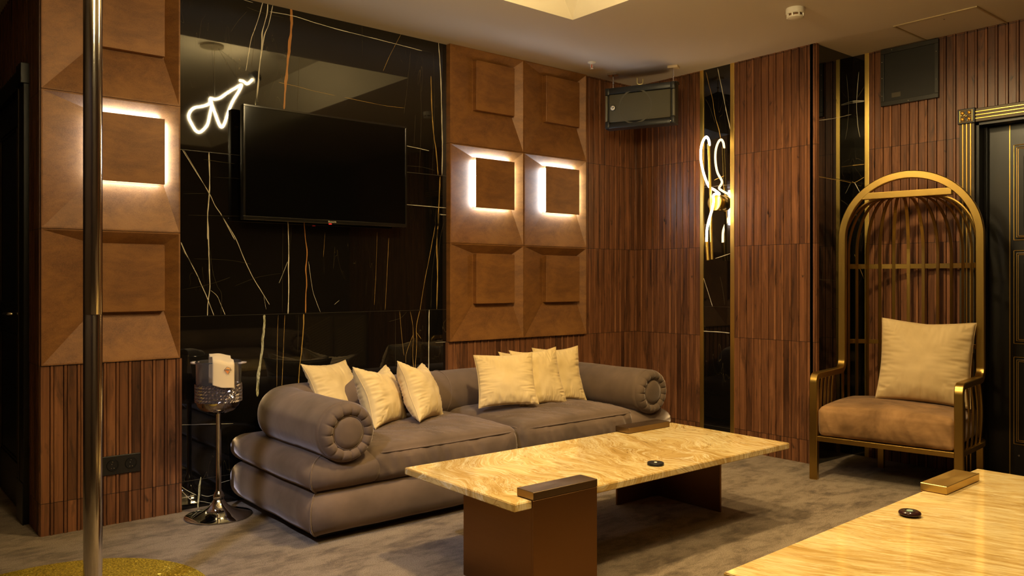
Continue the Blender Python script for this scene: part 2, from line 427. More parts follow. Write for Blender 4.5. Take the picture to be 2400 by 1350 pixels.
vz(Z3, 2.41, [
 ('w', 5, [(520, 12), (500, 90), (475, 165), (452, 235), (425, 400)]), ('w', 8, [(548, 22), (545, 80), (520, 170), (515, 240), (507, 330), (495, 450), (480, 592)]),
 ('w', 9, [(497, 440), (490, 520), (478, 594)]), ('f', 3, [(470, 165), (470, 260), (455, 380)]),
 ('w', 6, [(576, 30), (556, 130), (530, 200), (515, 290), (505, 350)]), ('r', 20, [(682, 40), (682, 150), (672, 250), (660, 370), (650, 480), (640, 620)]),
 ('w', 4.5, [(560, 66), (690, 90), (820, 130), (940, 165), (1080, 200), (1200, 230), (1420, 287)]), ('f', 2, [(1400, 280), (1470, 296)]),
 ('w', 3, [(380, -10), (465, 15)]), ('w', 3, [(520, 5), (640, 35)]), ('f', 2.5, [(430, 40), (510, 70), (640, 100)]), ('f', 3, [(430, 65), (380, 120), (340, 180)]),
 ('w', 9, [(1512, 235), (1520, 340), (1528, 500), (1532, 700), (1535, 850), (1532, 990)]), ('g', 9, [(1470, 430), (1475, 600), (1485, 750), (1500, 860), (1510, 990)]),
 ('f', 3, [(1484, 300), (1490, 600), (1478, 985)]), ('f', 3, [(1552, 400), (1556, 980)]),
 ('g', 11, [(1522, 997), (1518, 1100), (1505, 1350)]), ('f', 3, [(1500, 1180), (1490, 1350)]), ('w', 5, [(1330, 1155), (1440, 1165), (1557, 1175)]), ('w', 4, [(1330, 824), (1400, 838), (1460, 852)]),
 ('f', 3, [(1330, 936), (1420, 944), (1490, 962)]), ('w', 3, [(1520, 1210), (1557, 1213)]), ('w', 4.5, [(67, 848), (130, 950), (217, 1090), (250, 1160), (290, 1220), (362, 1355)]),
 ('w', 2.5, [(75, 850), (150, 975), (217, 1095)]), ('w', 8, [(216, 860), (220, 1000), (218, 1100), (210, 1200), (208, 1352)]),
 ('f', 3, [(185, 900), (260, 912), (360, 925)]), ('f', 2.5, [(240, 1000), (400, 1010)]), ('f', 2.5, [(70, 1095), (200, 1092)]), ('f', 2.5, [(100, 1215), (400, 1222)]),
 ('g', 3, [(1300, 195), (1240, 310), (1200, 402)]), ('f', 3, [(1355, 290), (1335, 500), (1318, 640)]), ('f', 3, [(1382, 650), (1375, 820)]), ('f', 3.5, [(1412, 480), (1415, 700), (1403, 980)]),
 ('f', 3, [(728, 320), (715, 620)]), ('g', 2.5, [(610, 465), (720, 490), (800, 512), (930, 540)]), ('g', 2.5, [(980, 550), (1200, 595), (1320, 610)]), ('f', 2, [(1080, 130), (1083, 320)]),
 ('f', 2.5, [(246, 235), (250, 540)])])  # this last stroke paints the pendant cable's reflection onto the marble
vz(Z4, 2.935, [
 ('w', 9, [(254, -5), (257, 100), (262, 240), (266, 400), (270, 500), (258, 600), (252, 703)]), ('w', 5.5, [(338, -5), (440, 160), (500, 300), (560, 430), (620, 530), (680, 628)]),
 ('w', 6, [(70, 198), (110, 290), (165, 390), (215, 500), (250, 580), (297, 702)]), ('f', 4, [(80, 250), (150, 360), (200, 470), (235, 550)]), ('w', 9.5, [(806, 55), (812, 250), (810, 400), (812, 550), (808, 690)]),
 ('r', 9.5, [(918, 60), (925, 160), (938, 270), (930, 380), (935, 480), (930, 560), (928, 686)]), ('g', 13, [(1845, -5), (1835, 120), (1830, 250), (1835, 400), (1830, 660)]),
 ('g', 5, [(1820, 80), (1780, 300), (1750, 450), (1725, 600), (1716, 664)]), ('f', 4, [(1880, 60), (1850, 200), (1840, 400)]), ('f', 4, [(1830, 200), (1800, 400), (1790, 650)]), ('w', 2.5, [(1850, 10), (1895, 12)]),
 ('f', 3, [(270, 250), (290, 400), (320, 500), (350, 560), (345, 700)]), ('w', 3.5, [(275, 530), (320, 570), (350, 640), (375, 698)]), ('g', 2.5, [(1420, 130), (1412, 400), (1400, 630)]),
 ('g', 3.5, [(1500, 170), (1488, 420), (1475, 665)]), ('g', 2, [(1062, 130), (1050, 300)]), ('w', 2.5, [(948, 330), (975, 520), (1003, 610), (1030, 680)]), ('f', 2.5, [(772, 60), (770, 300), (768, 680)]),
 ('w', 2.5, [(805, 330), (770, 420), (745, 480)]), ('f', 2.5, [(830, 80), (820, 280)]), ('f', 2.5, [(80, 525), (260, 490), (410, 440)]), ('f', 2.5, [(440, 500), (600, 440), (760, 412)]), ('f', 2.5, [(160, 312), (400, 322), (555, 350)]),
 ('w', 2.5, [(640, 570), (656, 660)]), ('w', 2.5, [(1125, 628), (1160, 598)]), ('f', 2.5, [(1128, 230), (1120, 380)]), ('f', 2, [(1350, 450), (1342, 560)]),
 ('c', 25, [(648, 698), (645, 760), (632, 880), (625, 980), (605, 1100), (596, 1260)]), ('g', 10, [(915, 692), (912, 800), (900, 950), (885, 1080), (878, 1200)]),
 ('g', 3, [(740, 700), (733, 900), (730, 1200)]), ('g', 4, [(785, 700), (775, 950), (763, 1220)]), ('f', 3, [(880, 700), (873, 960)]), ('w', 10, [(1778, 664), (1776, 860), (1774, 1090)]), ('g', 5, [(1648, 674), (1668, 800), (1665, 980), (1675, 1090)]),
 ('g', 6, [(1714, 668), (1690, 780), (1692, 900), (1680, 1090)]), ('g', 4, [(1575, 674), (1590, 850), (1605, 980)]), ('f', 3, [(1545, 680), (1545, 1060)]), ('g', 4, [(1665, 840), (1622, 960), (1618, 1030)]), ('g', 3, [(1692, 820), (1724, 865)]),
 ('f', 3, [(1625, 675), (1580, 720), (1500, 745)]), ('w', 3, [(1820, 888), (1895, 885)])])
vz(Z6, 2.87, [('w', 4.5, [(66, 620), (200, 616), (420, 610)]), ('c', 14, [(202, 970), (188, 1100), (185, 1200)]), ('w', 4, [(66, 1030), (110, 1060), (172, 1092)]), ('w', 4, [(66, 1112), (160, 1094)]),
 ('w', 4, [(66, 1055), (110, 1100), (155, 1140)]), ('w', 3, [(205, 1090), (250, 1100), (300, 1085)]), ('w', 3, [(330, 1010), (400, 990)]), ('w', 3, [(190, 1130), (290, 1150)])])
marble = struct(m.build('wall_back_marble', VM, fix=False)); marble['label'] = 'black marble wall with white and gold veins'
# narrow marble strip with brass trims on the right wall
def conv6(x, y): return onX(1360 + x / 2.5, 100 + y / 2.5, 5.004)
def conv7(x, y): return onX(1360 + x / 2.7, 600 + y / 2.7, 5.004)
m = MB(); NX = Vector((-1, 0, 0))
for z0, z1 in ((0, .146), (.149, 1.0305), (1.0325, 1.9205), (1.9235, HC)): m.box((5.004, 3.506, z0), (5.03, 3.744, z1), 0)
m.box((5.006, 3.506, 0), (5.03, 3.744, HC), 6)
PB = 1 / 330.
for conv, zs, lst in ((conv6, 2.5, [('g', 4, [(737, 172), (755, 250), (775, 330), (790, 430), (810, 500), (823, 560)]), ('w', 6, [(805, 150), (830, 270), (860, 420), (882, 515)]), ('g', 4, [(785, 805), (845, 780)]), ('w', 4, [(790, 1265), (880, 1235)]),
                                ('f', 3, [(735, 330), (760, 380), (790, 470)]), ('f', 3, [(845, 250), (850, 400)])]),
                      (conv7, 2.7, [('w', 3.5, [(778, 130), (800, 200), (838, 320)]), ('f', 3, [(885, 130), (900, 200), (915, 310)]), ('w', 5, [(778, 475), (860, 480), (945, 487)]), ('f', 3, [(935, 500), (936, 560)])])):
    for kind, w, pts in lst: veinpoly(m, pts, conv, w / zs * PB, K[kind], NX)
struct(m.build('wall_right_marble', VM, fix=False))
for i, (x, ya, yb) in enumerate(((4.996, 3.744, 3.775), (4.996, 3.473, 3.506), (5.496, 2.725, 2.755))):
    m = MB(); m.rbox((x, ya, 0), (x + .034, yb, HC), .0015); struct(m.build('trim_%d' % (i + 2), BRASST))
# alcove marble: side slab and the narrow slab beside the brass trim
m = MB(); NY = Vector((0, -1, 0))
for z0, z1 in ((0, .146), (.149, 1.0305), (1.0325, 1.9205), (1.9235, HC)): m.box((5.0, 2.845, z0), (5.57, 2.88, z1), 0)
m.box((5.0, 2.847, 0), (5.57, 2.88, HC), 6)
c8 = lambda x, y: onY(1860 + x / 1.928, y / 1.928, 2.845)
for kind, w, pts in [('w', 3, [(106, 545), (185, 534), (261, 517)]), ('g', 2.5, [(106, 797), (190, 812), (261, 825)]), ('f', 3, [(106, 1262), (195, 1268)]), ('f', 3, [(131, 1150), (130, 1350)]), ('f', 3, [(165, 380), (200, 470)]), ('w', 2, [(200, 1190), (255, 1330)])]:
    veinpoly(m, pts, c8, w / 1.928 / 330, K[kind], NY)
struct(m.build('wall_alcove_side_marble', VM, fix=False))
m = MB()
for z0, z1 in ((0, .146), (.149, 1.0305), (1.0325, 1.9205), (1.9235, HC)): m.box((5.504, 2.755, z0), (5.57, 2.845, z1), 0)
c9 = lambda x, y: onX(1860 + x / 1.928, y / 1.928, 5.504)
for kind, w, pts in [('w', 5, [(263, 458), (320, 455)]), ('w', 3, [(263, 466), (320, 458)]), ('w', 2, [(295, 325), (285, 460), (290, 560), (300, 620)]), ('g', 3, [(263, 748), (320, 742)]), ('w', 3, [(275, 825), (300, 870)]),
                     ('g', 2.5, [(320, 800), (275, 825), (264, 815)]), ('f', 3, [(320, 390), (290, 440)]), ('g', 2.5, [(275, 1150), (318, 1260)])]:
    veinpoly(m, pts, c9, w / 1.928 / 330, K[kind], NX)
struct(m.build('wall_alcove_marble', VM, fix=False))

# ---------------------------------------------------------------- concave bronze wall tiles
def tile(x, z, w, h, lit, label, group):
    """x,z lower-left corner on plane y=4.40"""
    t = thing('wall_panel', label, 'wall panel', (x, 4.40, z), group=group)
    ix0, ix1, iz0, iz1 = .228, .228 + .341, .250, .250 + .341
    if w < .64: ix0 *= w / .645; ix1 = ix0 + .341
    g = .0012; D = .047; r = .007
    m = MB()
    A = [(g, 0, g), (w - g, 0, g), (w - g, 0, h - g), (g, 0, h - g)]
    B = [(g + r, 0.0005, g + r), (w - g - r, .0005, g + r), (w - g - r, .0005, h - g - r), (g + r, .0005, h - g - r)]
    C = [(ix0 - .006, D, iz0 - .006), (ix1 + .006, D, iz0 - .006), (ix1 + .006, D, iz1 + .006), (ix0 - .006, D, iz1 + .006)]
    E = [(g, .095, g), (w - g, .095, g), (w - g, .095, h - g), (g, .095, h - g)]
    V = A + B + C + E
    F = []
    for i in range(4):
        j = (i + 1) % 4
        F += [(i, j, 4 + j, 4 + i), (4 + i, 4 + j, 8 + j, 8 + i), (j, i, 12 + i, 12 + j)]
    F += [(8, 9, 10, 11), (15, 14, 13, 12)]
    m.add(V, F); m.build('frame', RUST, t, fix=True)
    m = MB(); m.rbox((ix0, .008, iz0), (ix1, .018 if lit else D + .002, iz1), .0015, 1); m.build('center_block', RUST, t)
    if lit:
        m = MB(); e = .012
        a0, a1, b0, b1 = ix0 + e, ix1 - e, iz0 + e, iz1 - e
        V = []
        for y in (.0185, .0500): V += [(a0, y, b0), (a1, y, b0), (a1, y, b1), (a0, y, b1)]
        m.add(V, [(0, 1, 5, 4), (1, 2, 6, 5), (2, 3, 7, 6), (3, 0, 4, 7)]); s_ = m.build('led_strip', LED, t); s_['label'] = 'glowing cool white edge strip'
        m = MB(); m.box((a0 + .004, .018, b0 + .004), (a1 - .004, D + .002, b1 - .004)); m.build('block_core', BLACKP, t)
    return t
ZR = (.815, 1.474, 2.140, 2.800)
rows = ('bottom', 'middle', 'top')
for r in range(3):
    tile(.757, ZR[r], .645, ZR[r + 1] - ZR[r], r == 1, ('unlit bronze wall panel at bottom of the column behind the pole', 'backlit bronze square wall panel on the column behind the pole', 'unlit bronze wall panel at top of the column behind the pole')[r], 'bronze panels on the column')
    for c, (xx, ww) in enumerate(((3.141, .6485), (3.790, .633))):
        side = ('left column beside the black marble', 'right column beside the wooden slats')[c]
        tile(xx, ZR[r], ww, ZR[r + 1] - ZR[r], r == 1, ('unlit bronze panel, bottom of ', 'backlit bronze panel with glowing edges, middle of ', 'unlit bronze panel, top of ')[r] + side, 'bronze panels right of the television')

# ---------------------------------------------------------------- doors
def door_right():
    X = 5.5; ya, yb = 2.130, 2.040; zt_, zb = 2.300, 2.215; yfar = .80
    # casing: fluted jamb + head + rosette block + plinth
    def flute(m, a, b, horiz):
        pass
    m = MB(); m.rbox((X - .022, yb, 0), (X + .02, ya, zb), .003); tr = struct(m.build('trim_5', BRZ))
    for k in (.022, .045, .068):
        m = MB(); m.rbox((X - .0265, yb + k - .0045, .0), (X - .0215, yb + k + .0045, zb), .002); m.build('gold_bead', GOLDL, tr)
    m = MB(); m.rbox((X - .022, yfar - .09, zb), (X + .02, yb, zt_), .003); tr = struct(m.build('trim_6', BRZ))
    for k in (.022, .043, .064):
        m = MB(); m.rbox((X - .0265, yfar - .09, zb + k - .004), (X - .0215, yb, zb + k + .004), .002); m.build('gold_bead', GOLDL, tr)
    m = MB(); m.rbox((X - .022, yfar - .09, 0), (X + .02, yfar, zb), .003); struct(m.build('trim_7', BRZ))
    m = MB(); m.rbox((X - .034, yb - .006, zb - .004), (X + .01, ya + .006, zt_ + .006), .003); tr = struct(m.build('trim_8', BLACKL))
    m = MB()
    cy, cz = (ya + yb) / 2, (zb + zt_) / 2 + .001
    for s in range(4):
        a, b = [(-.036, -.036), (.036, -.036), (.036, .036), (-.036, .036)][s], [(-.036, -.036), (.036, -.036), (.036, .036), (-.036, .036)][(s + 1) % 4]
        m.tube([(X - .035, cy + a[0], cz + a[1]), (X - .035, cy + b[0], cz + b[1])], .0022, 6)
    m.lathe([(0, X - .042), (.006, X - .040), (.008, X - .034)], (cy, cz), 12, ax='x')
    for dy in (-1, 1):
        for dz in (-1, 1):
            m.lathe([(.0, X - .038), (.004, X - .037), (.0075, X - .042), (.010, X - .040), (.0115, X - .034)], (cy + dy * .0195, cz + dz * .0195), 14, ax='x')
            m.tube(smoothpath([(X - .036, cy + dy * .004, cz + dz * .012), (X - .038, cy + dy * .012, cz + dz * .004), (X - .036, cy + dy * .029, cz + dz * .006), (X - .036, cy + dy * .006, cz + dz * .029)], 4), .0016, 5)
    ro = m.build('rosette', GOLDL, tr, auto=40)
    # deep jamb lining
    m = MB(); m.box((X + .0, yb - .018, 0), (X + .15, yb + .0, zb)); m.box((X + .02, yb, 0), (X + .07, yb + .02, zb)); m.box((X, yfar, zb - .018), (X + .15, yb, zb)); m.box((X, yfar, 0), (X + .15, yfar + .018, zb - .018))
    m.box((X + .085, yb - .034, 0), (X + .115, yb - .018, zb - .018)); m.box((X + .15, yfar, 0), (X + .155, yb, zb))
    struct(m.build('trim_9', BLACKL))
    # door leaf
    XD = X + .115
    d = MB(); d.rbox((XD, yfar + .02, .006), (XD + .04, yb - .018, zb - .020), .002)
    dr = struct(d.build('door_1', DOORG)); dr['label'] = 'black lacquered panel door with gold lines'
    y_l = onX(2367, 600, XD).y
    m = MB(); m.rbox((XD - .003, y_l - .003, .006), (XD, y_l + .003, zb - .022), .001); m.build('gold_line', GOLDL, dr)
    pz = [(onX(2400, 640 * 0 + 1043, XD).z, onX(2400, 838, XD).z), (onX(2400, 806, XD).z, onX(2400, 587, XD).z), (onX(2400, 562, XD).z, onX(2400, 338, XD).z)]
    y0_, y1_ = onX(2377, 600, XD).y, yfar + .12
    for (a, b) in pz:
        fr = MB()
        for k, (o, wd, out) in enumerate(((0, .0045, .004), (.017, .0035, .010), (.026, .0035, .010))):
            for p, q in (((y0_ - o, a + o), (y1_ + o, a + o)), ((y1_ + o, a + o), (y1_ + o, b - o)), ((y1_ + o, b - o), (y0_ - o, b - o)), ((y0_ - o, b - o), (y0_ - o, a + o))):
                fr.tube([(XD - out, p[0], p[1]), (XD - out, q[0], q[1])], wd / 2, 6)
        mo = fr.build('panel_gold_moulding', GOLDL, dr)
        m = MB(); m.rbox((XD - .010, y1_ + .012, a + .012), (XD + .002, y0_ - .012, b - .012), .004, 2); pn = m.build('raised_panel', BLACKL, dr)
        m = MB(); m.rbox((XD - .016, y1_ + .06, a + .07), (XD - .009, y0_ - .055, b - .07), .003, 2); m.build('inner_field', BLACKL, pn)
    m = MB(); q = onX(2388, 1068, XD); m.lathe([(0, XD - .006), (.006, XD - .004), (.007, XD)], (q.y, q.z), 12, ax='x'); m.build('door_stud', CHROME, dr, auto=40)
door_right()
def door_left():
    X = .757; ya, yb = 4.68, 4.77; yl, yr = 4.97, 5.66; zt_ = 2.215
    m = MB(); m.rbox((X - .03, ya, 0), (X + .03, ya + .16, 2.22), .004); tr = struct(m.build('trim_10', BLACKL))
    m = MB(); m.rbox((X - .034, ya - .01, 0), (X - .028, ya + .17, .21), .003); m.build('plinth_block', BLACKL, tr)
    m = MB(); m.tube([(X - .032, ya + .115, .2), (X - .032, ya + .115, 2.2)], .0035, 6); m.build('gold_bead', BRZ, tr)
    m = MB(); m.rbox((X - .03, ya, 2.215), (X + .03, 5.74, 2.31), .004); struct(m.build('trim_11', BLACKL))
    m = MB(); m.rbox((X - .044, ya - .006, 2.21), (X + .03, ya + .12, 2.315), .004); struct(m.build('trim_12', BLACKL))
    m = MB(); m.rbox((X - .03, 5.66, 0), (X + .03, 5.74, 2.215), .004); struct(m.build('trim_13', BLACKL))
    d = MB(); d.rbox((X - .005, ya + .16, .008), (X + .04, 5.66, 2.215), .003); dr = struct(d.build('door_2', BLACKL)); dr['label'] = 'dark panelled corridor door'
    for a, b in ((.25, .95), (1.08, 2.05)):
        m = MB()
        for k, o in enumerate((0, .02)):
            y0_, y1_ = 4.97 + o, 5.55 - o
            for p, q in (((y0_, a + o), (y1_, a + o)), ((y1_, a + o), (y1_, b - o)), ((y1_, b - o), (y0_, b - o)), ((y0_, b - o), (y0_, a + o))):
                m.tube([(X - .008, *p), (X - .008, *q)], .004, 6)
        m.build('panel_moulding', BRZ, dr)
    m = MB(); zh = 1.05
    m.lathe([(0, X - .014), (.024, X - .014), (.025, X - .005)], (4.93, zh), 20, ax='x')
    m.tube(smoothpath([(X - .01, 4.93, zh), (X - .055, 4.93, zh), (X - .062, 4.96, zh), (X - .060, 5.06, zh - .004)], 5), .008, 8); m.build('door_handle', POLE, dr, auto=50)
    for z in (.42, 1.88):
        m = MB(); m.rbox((X - .014, 5.62, z - .055), (X - .002, 5.67, z + .055), .003)
        m.tube([(X - .018, 5.645, z - .055), (X - .018, 5.645, z + .055)], .007, 8); m.build('hinge', POLE, dr)
door_left()

# ---------------------------------------------------------------- television
def tv():
    y = 4.335; a = onY(570, 243, y); b = onY(953, 530, y); xa, xb = a.x, b.x; z0, z1 = 1.556, 2.189
    z0 = 1.558
    t = thing('television', 'large black flat screen television mounted on the black marble wall', 'television', (xa, y, z0))
    w = xb - xa; h = z1 - z0
    m = MB(); m.rbox((0, .004, 0), (w, .045, h), .004); m.rbox((.12, .045, .08), (w - .12, .07, h - .2), .01); m.build('housing', BLACKP, t, auto=30)
    m = MB(); bz = .011
    for p, q in (((0, 0), (w, .020)), ((0, h - bz), (w, h)), ((0, .020), (bz, h - bz)), ((w - bz, .020), (w, h - bz))):
        m.rbox((p[0], -.003, p[1]), (q[0], .006, q[1]), .0015)
    m.build('bezel', simple('glossy_bezel', (.01, .009, .008), .12, coat=.5), t)
    m = MB(); m.box((bz, -.0005, .020), (w - bz, .004, h - bz)); m.build('screen', SCREEN, t)
    m = MB(); m.box((w / 2 - .2, .07, .15), (w / 2 + .2, .103, .45)); m.build('wall_bracket', BLACKP, t)
    # small pale maker's name and red standby light
    cx_ = onY(778, 521, y).x - xa
    cu = bpy.data.curves.new('brand_mark', 'FONT'); cu.body = 'Skyworth'; cu.size = .0135; cu.extrude = .0003; cu.align_x = 'CENTER'
    to = bpy.data.objects.new('tmp', cu); COL.objects.link(to)
    dg = bpy.context.evaluated_depsgraph_get(); me = bpy.data.meshes.new_from_object(to.evaluated_get(dg)); bpy.data.objects.remove(to)
    o = link('brand_mark', me, simple('silver_print', (.75, .65, .5), .4), t); o.location = (cx_, -.0035, .006); o.rotation_euler = (PI / 2, 0, 0)
    m = MB(); m.box((cx_ - .018, -.002, -.005), (cx_ - .002, .006, 0)); m.build('standby_light', emis('standby_red', (1, .03, .02), .6), t)
tv()

# ---------------------------------------------------------------- loudspeaker in the corner
def speaker():
    L = Vector((4.455, 4.235, 0)); R_ = Vector((4.665, 3.745, 0)); u = (R_ - L).normalized(); w = (R_ - L).length
    ang = math.atan2(u.y, u.x); H = .305; zb = 2.362
    t = thing('loudspeaker', 'black loudspeaker hanging sideways from the ceiling in the corner', 'speaker', (L.x, L.y, zb), ang)
    # local: x along face, -y outwards, z up
    m = MB(); D = .24
    fr = [(0, 0), (w, 0), (w, H), (0, H)]; bk = [(.05, .05), (w - .05, .05), (w - .05, H - .03), (.05, H - .03)]
    V = [(x, .012, z) for x, z in fr] + [(x, .09, z) for x, z in fr] + [(x, D, z) for x, z in bk]
    m.add(V, [(0, 1, 2, 3), (0, 4, 5, 1), (1, 5, 6, 2), (2, 6, 7, 3), (3, 7, 4, 0), (4, 8, 9, 5), (5, 9, 10, 6), (6, 10, 11, 7), (7, 11, 8, 4), (8, 11, 10, 9)])
    m.build('cabinet', simple('speaker_cabinet', (.010, .010, .010), .45), t)
    GR = perf('speaker_grille', (.105, .092, .052), (.018, .016, .010), .0055)
    m = MB(); n = 24; V = []; F = []
    gx0, gx1, gz0, gz1 = .03, w - .03, .045, H - .05
    m.rbox((gx0, -.004, gz0), (gx1, .014, gz1), .012, 3); m.build('grille', GR, t, auto=40)
    m = MB(); m.rbox((.004, -.006, .0), (w - .004, .02, .038), .008, 2); m.rbox((.004, -.006, H - .048), (w - .004, .02, H), .008, 2)
    for x in (.0, w - .035):
        for z in (.0, H - .055): m.rbox((x, -.010, z), (x + .035, .03, z + .055), .008, 2)
    m.build('bumper', simple('speaker_bumper', (.016, .017, .016), .4), t, auto=40)
    RL = simple('olive_rail', (.16, .145, .095), .45)
    for x in (.002, w - .018): m = MB(); m.rbox((x, -.006, .055), (x + .016, .02, H - .055), .004, 2); m.build('side_rail', RL, t, auto=40)
    # woofer ring visible behind the grille
    for cx_, rr in ((.235, .118),):
        m = MB(); m.lathe([(rr, -.0050), (rr + .006, -.0056), (rr + .012, -.0050)], (cx_, .150), 48, ax='y'); m.build('woofer_ring', simple('ring_dark', (.085, .075, .045), .55), t, smooth=True)
    m = MB(); m.lathe([(0, -.010), (.018, -.010), (.021, -.006), (.022, -.003)], (.063, .152), 28, ax='y'); bd = m.build('round_badge', simple('badge_black', (.02, .02, .02), .3), t, auto=40)
    m = MB(); m.lathe([(0, -.0118), (.015, -.0116), (.017, -.0102)], (.063, .152), 28, ax='y'); m.build('badge_disc', simple('badge_silver', (.85, .80, .70), .3), bd, auto=40)
    m = MB()
    for p, q in (((.055, .161), (.068, .146)), ((.056, .146), (.062, .152)), ((.070, .158), (.064, .153)), ((.050, .154), (.056, .157))): m.tube([(p[0], -.0122, p[1]), (q[0], -.0122, q[1])], .0013, 6)
    m.lathe([(.0, -.0125), (.004, -.0125), (.0045, -.0118)], (.069, .157), 12, ax='y'); m.build('badge_emblem', BLACKP, bd)
    for x, z in ((.028, .016), (w - .028, .018)): m = MB(); m.lathe([(0, -.012), (.004, -.012), (.005, -.006)], (x, z), 10, ax='y'); m.build('screw', CHROME, t)
    # hanging hardware
    for x, plate in ((.03, CHROME), (w - .035, simple('pale_wood_block', (.62, .48, .28), .5))):
        m = MB(); m.tube([(x, .09, H - .005), (x, .09, 2.8 - zb - .012)], .005, 8); m.lathe([(0, H + .012), (.013, H + .014), (.013, H + .022), (0, H + .024)], (x, .09), 12)
        m.lathe([(.0, H + .050), (.010, H + .052), (.010, H + .060), (0, H + .062)], (x, .09), 12)
        ro = m.build('hanger_rod', CHROME, t, auto=40)
        m = MB(); m.rbox((x - .038, .06, 2.8 - zb - .018), (x + .038, .12, 2.8 - zb), .002); m.build('ceiling_plate', plate, ro)
    m = MB(); m.rbox((.0, .06, H - .004), (w, .12, H + .014), .003); m.build('yoke_bar', BLACKP, t)
    m = MB(); m.tube([(-.012, .1, .09), (-.012, .1, H - .02)], .006, 8); m.tube([(0, .1, .19), (-.02, .1, .19)], .005, 6); m.tube([(0, .1, .07), (-.026, .1, .07)], .008, 6); m.build('side_bracket', simple('dull_metal', (.10, .06, .04), .45, .6), t)
    return t
speaker()
m = MB(); hx, hy = 4.806, 4.199
hk = smoothpath([(hx - .014, hy + .016, 2.80), (hx - .014, hy + .016, 2.765), (hx - .010, hy + .012, 2.752), (hx + .0, hy, 2.747), (hx + .010, hy - .012, 2.752), (hx + .014, hy - .016, 2.765), (hx + .014, hy - .016, 2.790)], 5)
m.tube(hk, .0048, 8); tag(m.build('ceiling_hook', simple('hook_brass', (.9, .78, .42), .3, .6), smooth=True), 'small pale metal hook in the ceiling above the loudspeaker', 'hook')

# ---------------------------------------------------------------- sprinkler, smoke detector, hatch, grille, socket
t = thing('fire_sprinkler', 'tiny fire sprinkler head hanging from the ceiling near the loudspeaker', 'sprinkler', (4.20, 4.127, HC))
m = MB(); m.lathe([(0, 0), (.030, 0), (.029, -.006), (.012, -.012), (.010, -.016)], n=24); m.build('escutcheon', WHITEP, t, auto=40)
m = MB(); m.tube([(-.009, 0, -.014), (-.010, 0, -.036), (0, 0, -.044)], .002, 6); m.tube([(.009, 0, -.014), (.010, 0, -.036), (0, 0, -.044)], .002, 6); m.lathe([(0, -.044), (.012, -.046), (.012, -.048), (0, -.048)], n=16); m.build('deflector_frame', WHITEP, t)
m = MB(); m.tube([(0, 0, -.016), (0, 0, -.042)], .0025, 8); m.build('glass_bulb', simple('red_bulb', (.7, .05, .02), .2), t)

t = thing('smoke_detector', 'round white smoke detector on the ceiling', 'smoke detector', (4.276, 2.555, HC))
m = MB(); m.lathe([(0, 0), (.052, 0), (.053, -.004), (.053, -.030), (.050, -.034), (.047, -.035)], n=48); m.build('base', WHITEP, t, auto=30)
m = MB(); m.lathe([(.040, -.033), (.040, -.048)], n=40); m.build('vent_core', simple('vent_brown', (.22, .11, .04), .6), t)
m = MB(); m.lathe([(.046, -.047), (.047, -.050), (.044, -.055), (.030, -.060), (0, -.062)], n=40)
m.lathe([(.040, -.047), (.046, -.047)], n=40)
for k in range(8):
    a = 2 * PI * k / 8 + .2; c, s = math.cos(a), math.sin(a); R3 = Matrix.Rotation(a, 4, 'Z'); m.box((.041, -.004, -.052), (.050, .004, -.032), mat=R3)
m.build('cap', WHITEP, t, auto=30)

t = thing('access_hatch', 'flat ceiling access hatch with a metal edge above the grille', 'hatch', (5.03, 1.86, HC))
m = MB(); m.rbox((0.012, 0.012, -.003), (.455, .47, .002), .001); m.build('panel', PLASTER, t)
m = MB()
for a, b in (((0, 0), (.467, .010)), ((0, .472), (.467, .482)), ((0, .010), (.010, .472))): m.rbox((a[0], a[1], -.007), (b[0], b[1], 0), .001)
m.build('frame', simple('hatch_edge', (.62, .50, .28), .35, .6), t)
m = MB(); m.lathe([(0, -.005), (.003, -.005), (.004, -.003)], (.10, .22), 10); m.build('lock', BLACKP, t)

t = thing('ventilation_grille', 'square black perforated ventilation grille high on the slatted wall', 'grille', (5.5, 2.258, 2.409))
m = MB(); w, h = .377, .384
for a, b in (((0, 0), (w, .030)), ((0, h - .03), (w, h)), ((0, .03), (.024, h - .03)), ((w - .024, .03), (w, h - .03))): m.rbox((-.022, a[0], a[1]), (.0, b[0], b[1]), .002)
m.build('frame', simple('grille_frame', (.022, .020, .014), .4), t)
m = MB(); m.box((-.012, .022, .028), (-.004, w - .022, h - .028)); m.build('perforated_sheet', perf('vent_mesh', (.018, .016, .011), (.003, .003, .003), .009, (1, 2)), t)
SCR = simple('screw_head', (.7, .6, .4), .3, .5)
for y, z in ((.366, .07), (.366, .19), (.366, .30), (.012, .12), (.012, .30), (.19, .012), (.30, .372)): m = MB(); m.lathe([(0, -.025), (.0022, -.024), (.0026, -.020)], (y, z), 8, ax='x'); m.build('screw', SCR, t)
m = MB(); m.rbox((-.0145, .245, .05), (-.0115, .305, .082), .001); m.build('small_label_plate', simple('plate_dim', (.07, .055, .03), .4), t)

t = thing('power_socket', 'black double wall socket low on the column panel', 'socket', (1.0, YA, .250))
m = MB(); w, h = .205, .095; m.rbox((0, -.010, 0), (w, .0, h), .003); m.build('cover_plate', simple('socket_black', (.010, .009, .008), .3), t)
for cx_ in (.072, .158):
    m = MB(); m.lathe([(.024, -.0135), (.027, -.0135), (.029, -.010)], (cx_, h / 2), 28, ax='y'); m.lathe([(0, -.0105), (.024, -.0105), (.024, -.0135)], (cx_, h / 2), 28, ax='y'); so = m.build('socket_outlet', simple('socket_well', (.006, .006, .006), .25), t, auto=40)
    m = MB()
    for dx, dz in ((-.006, -.014), (.006, -.014), (-.004, .006), (.0, .018)): m.lathe([(0, -.0125), (.0022, -.012), (.0025, -.0105)], (cx_ + dx, h / 2 + dz), 8, ax='y')
    m.build('contact_pin', CHROME, so)

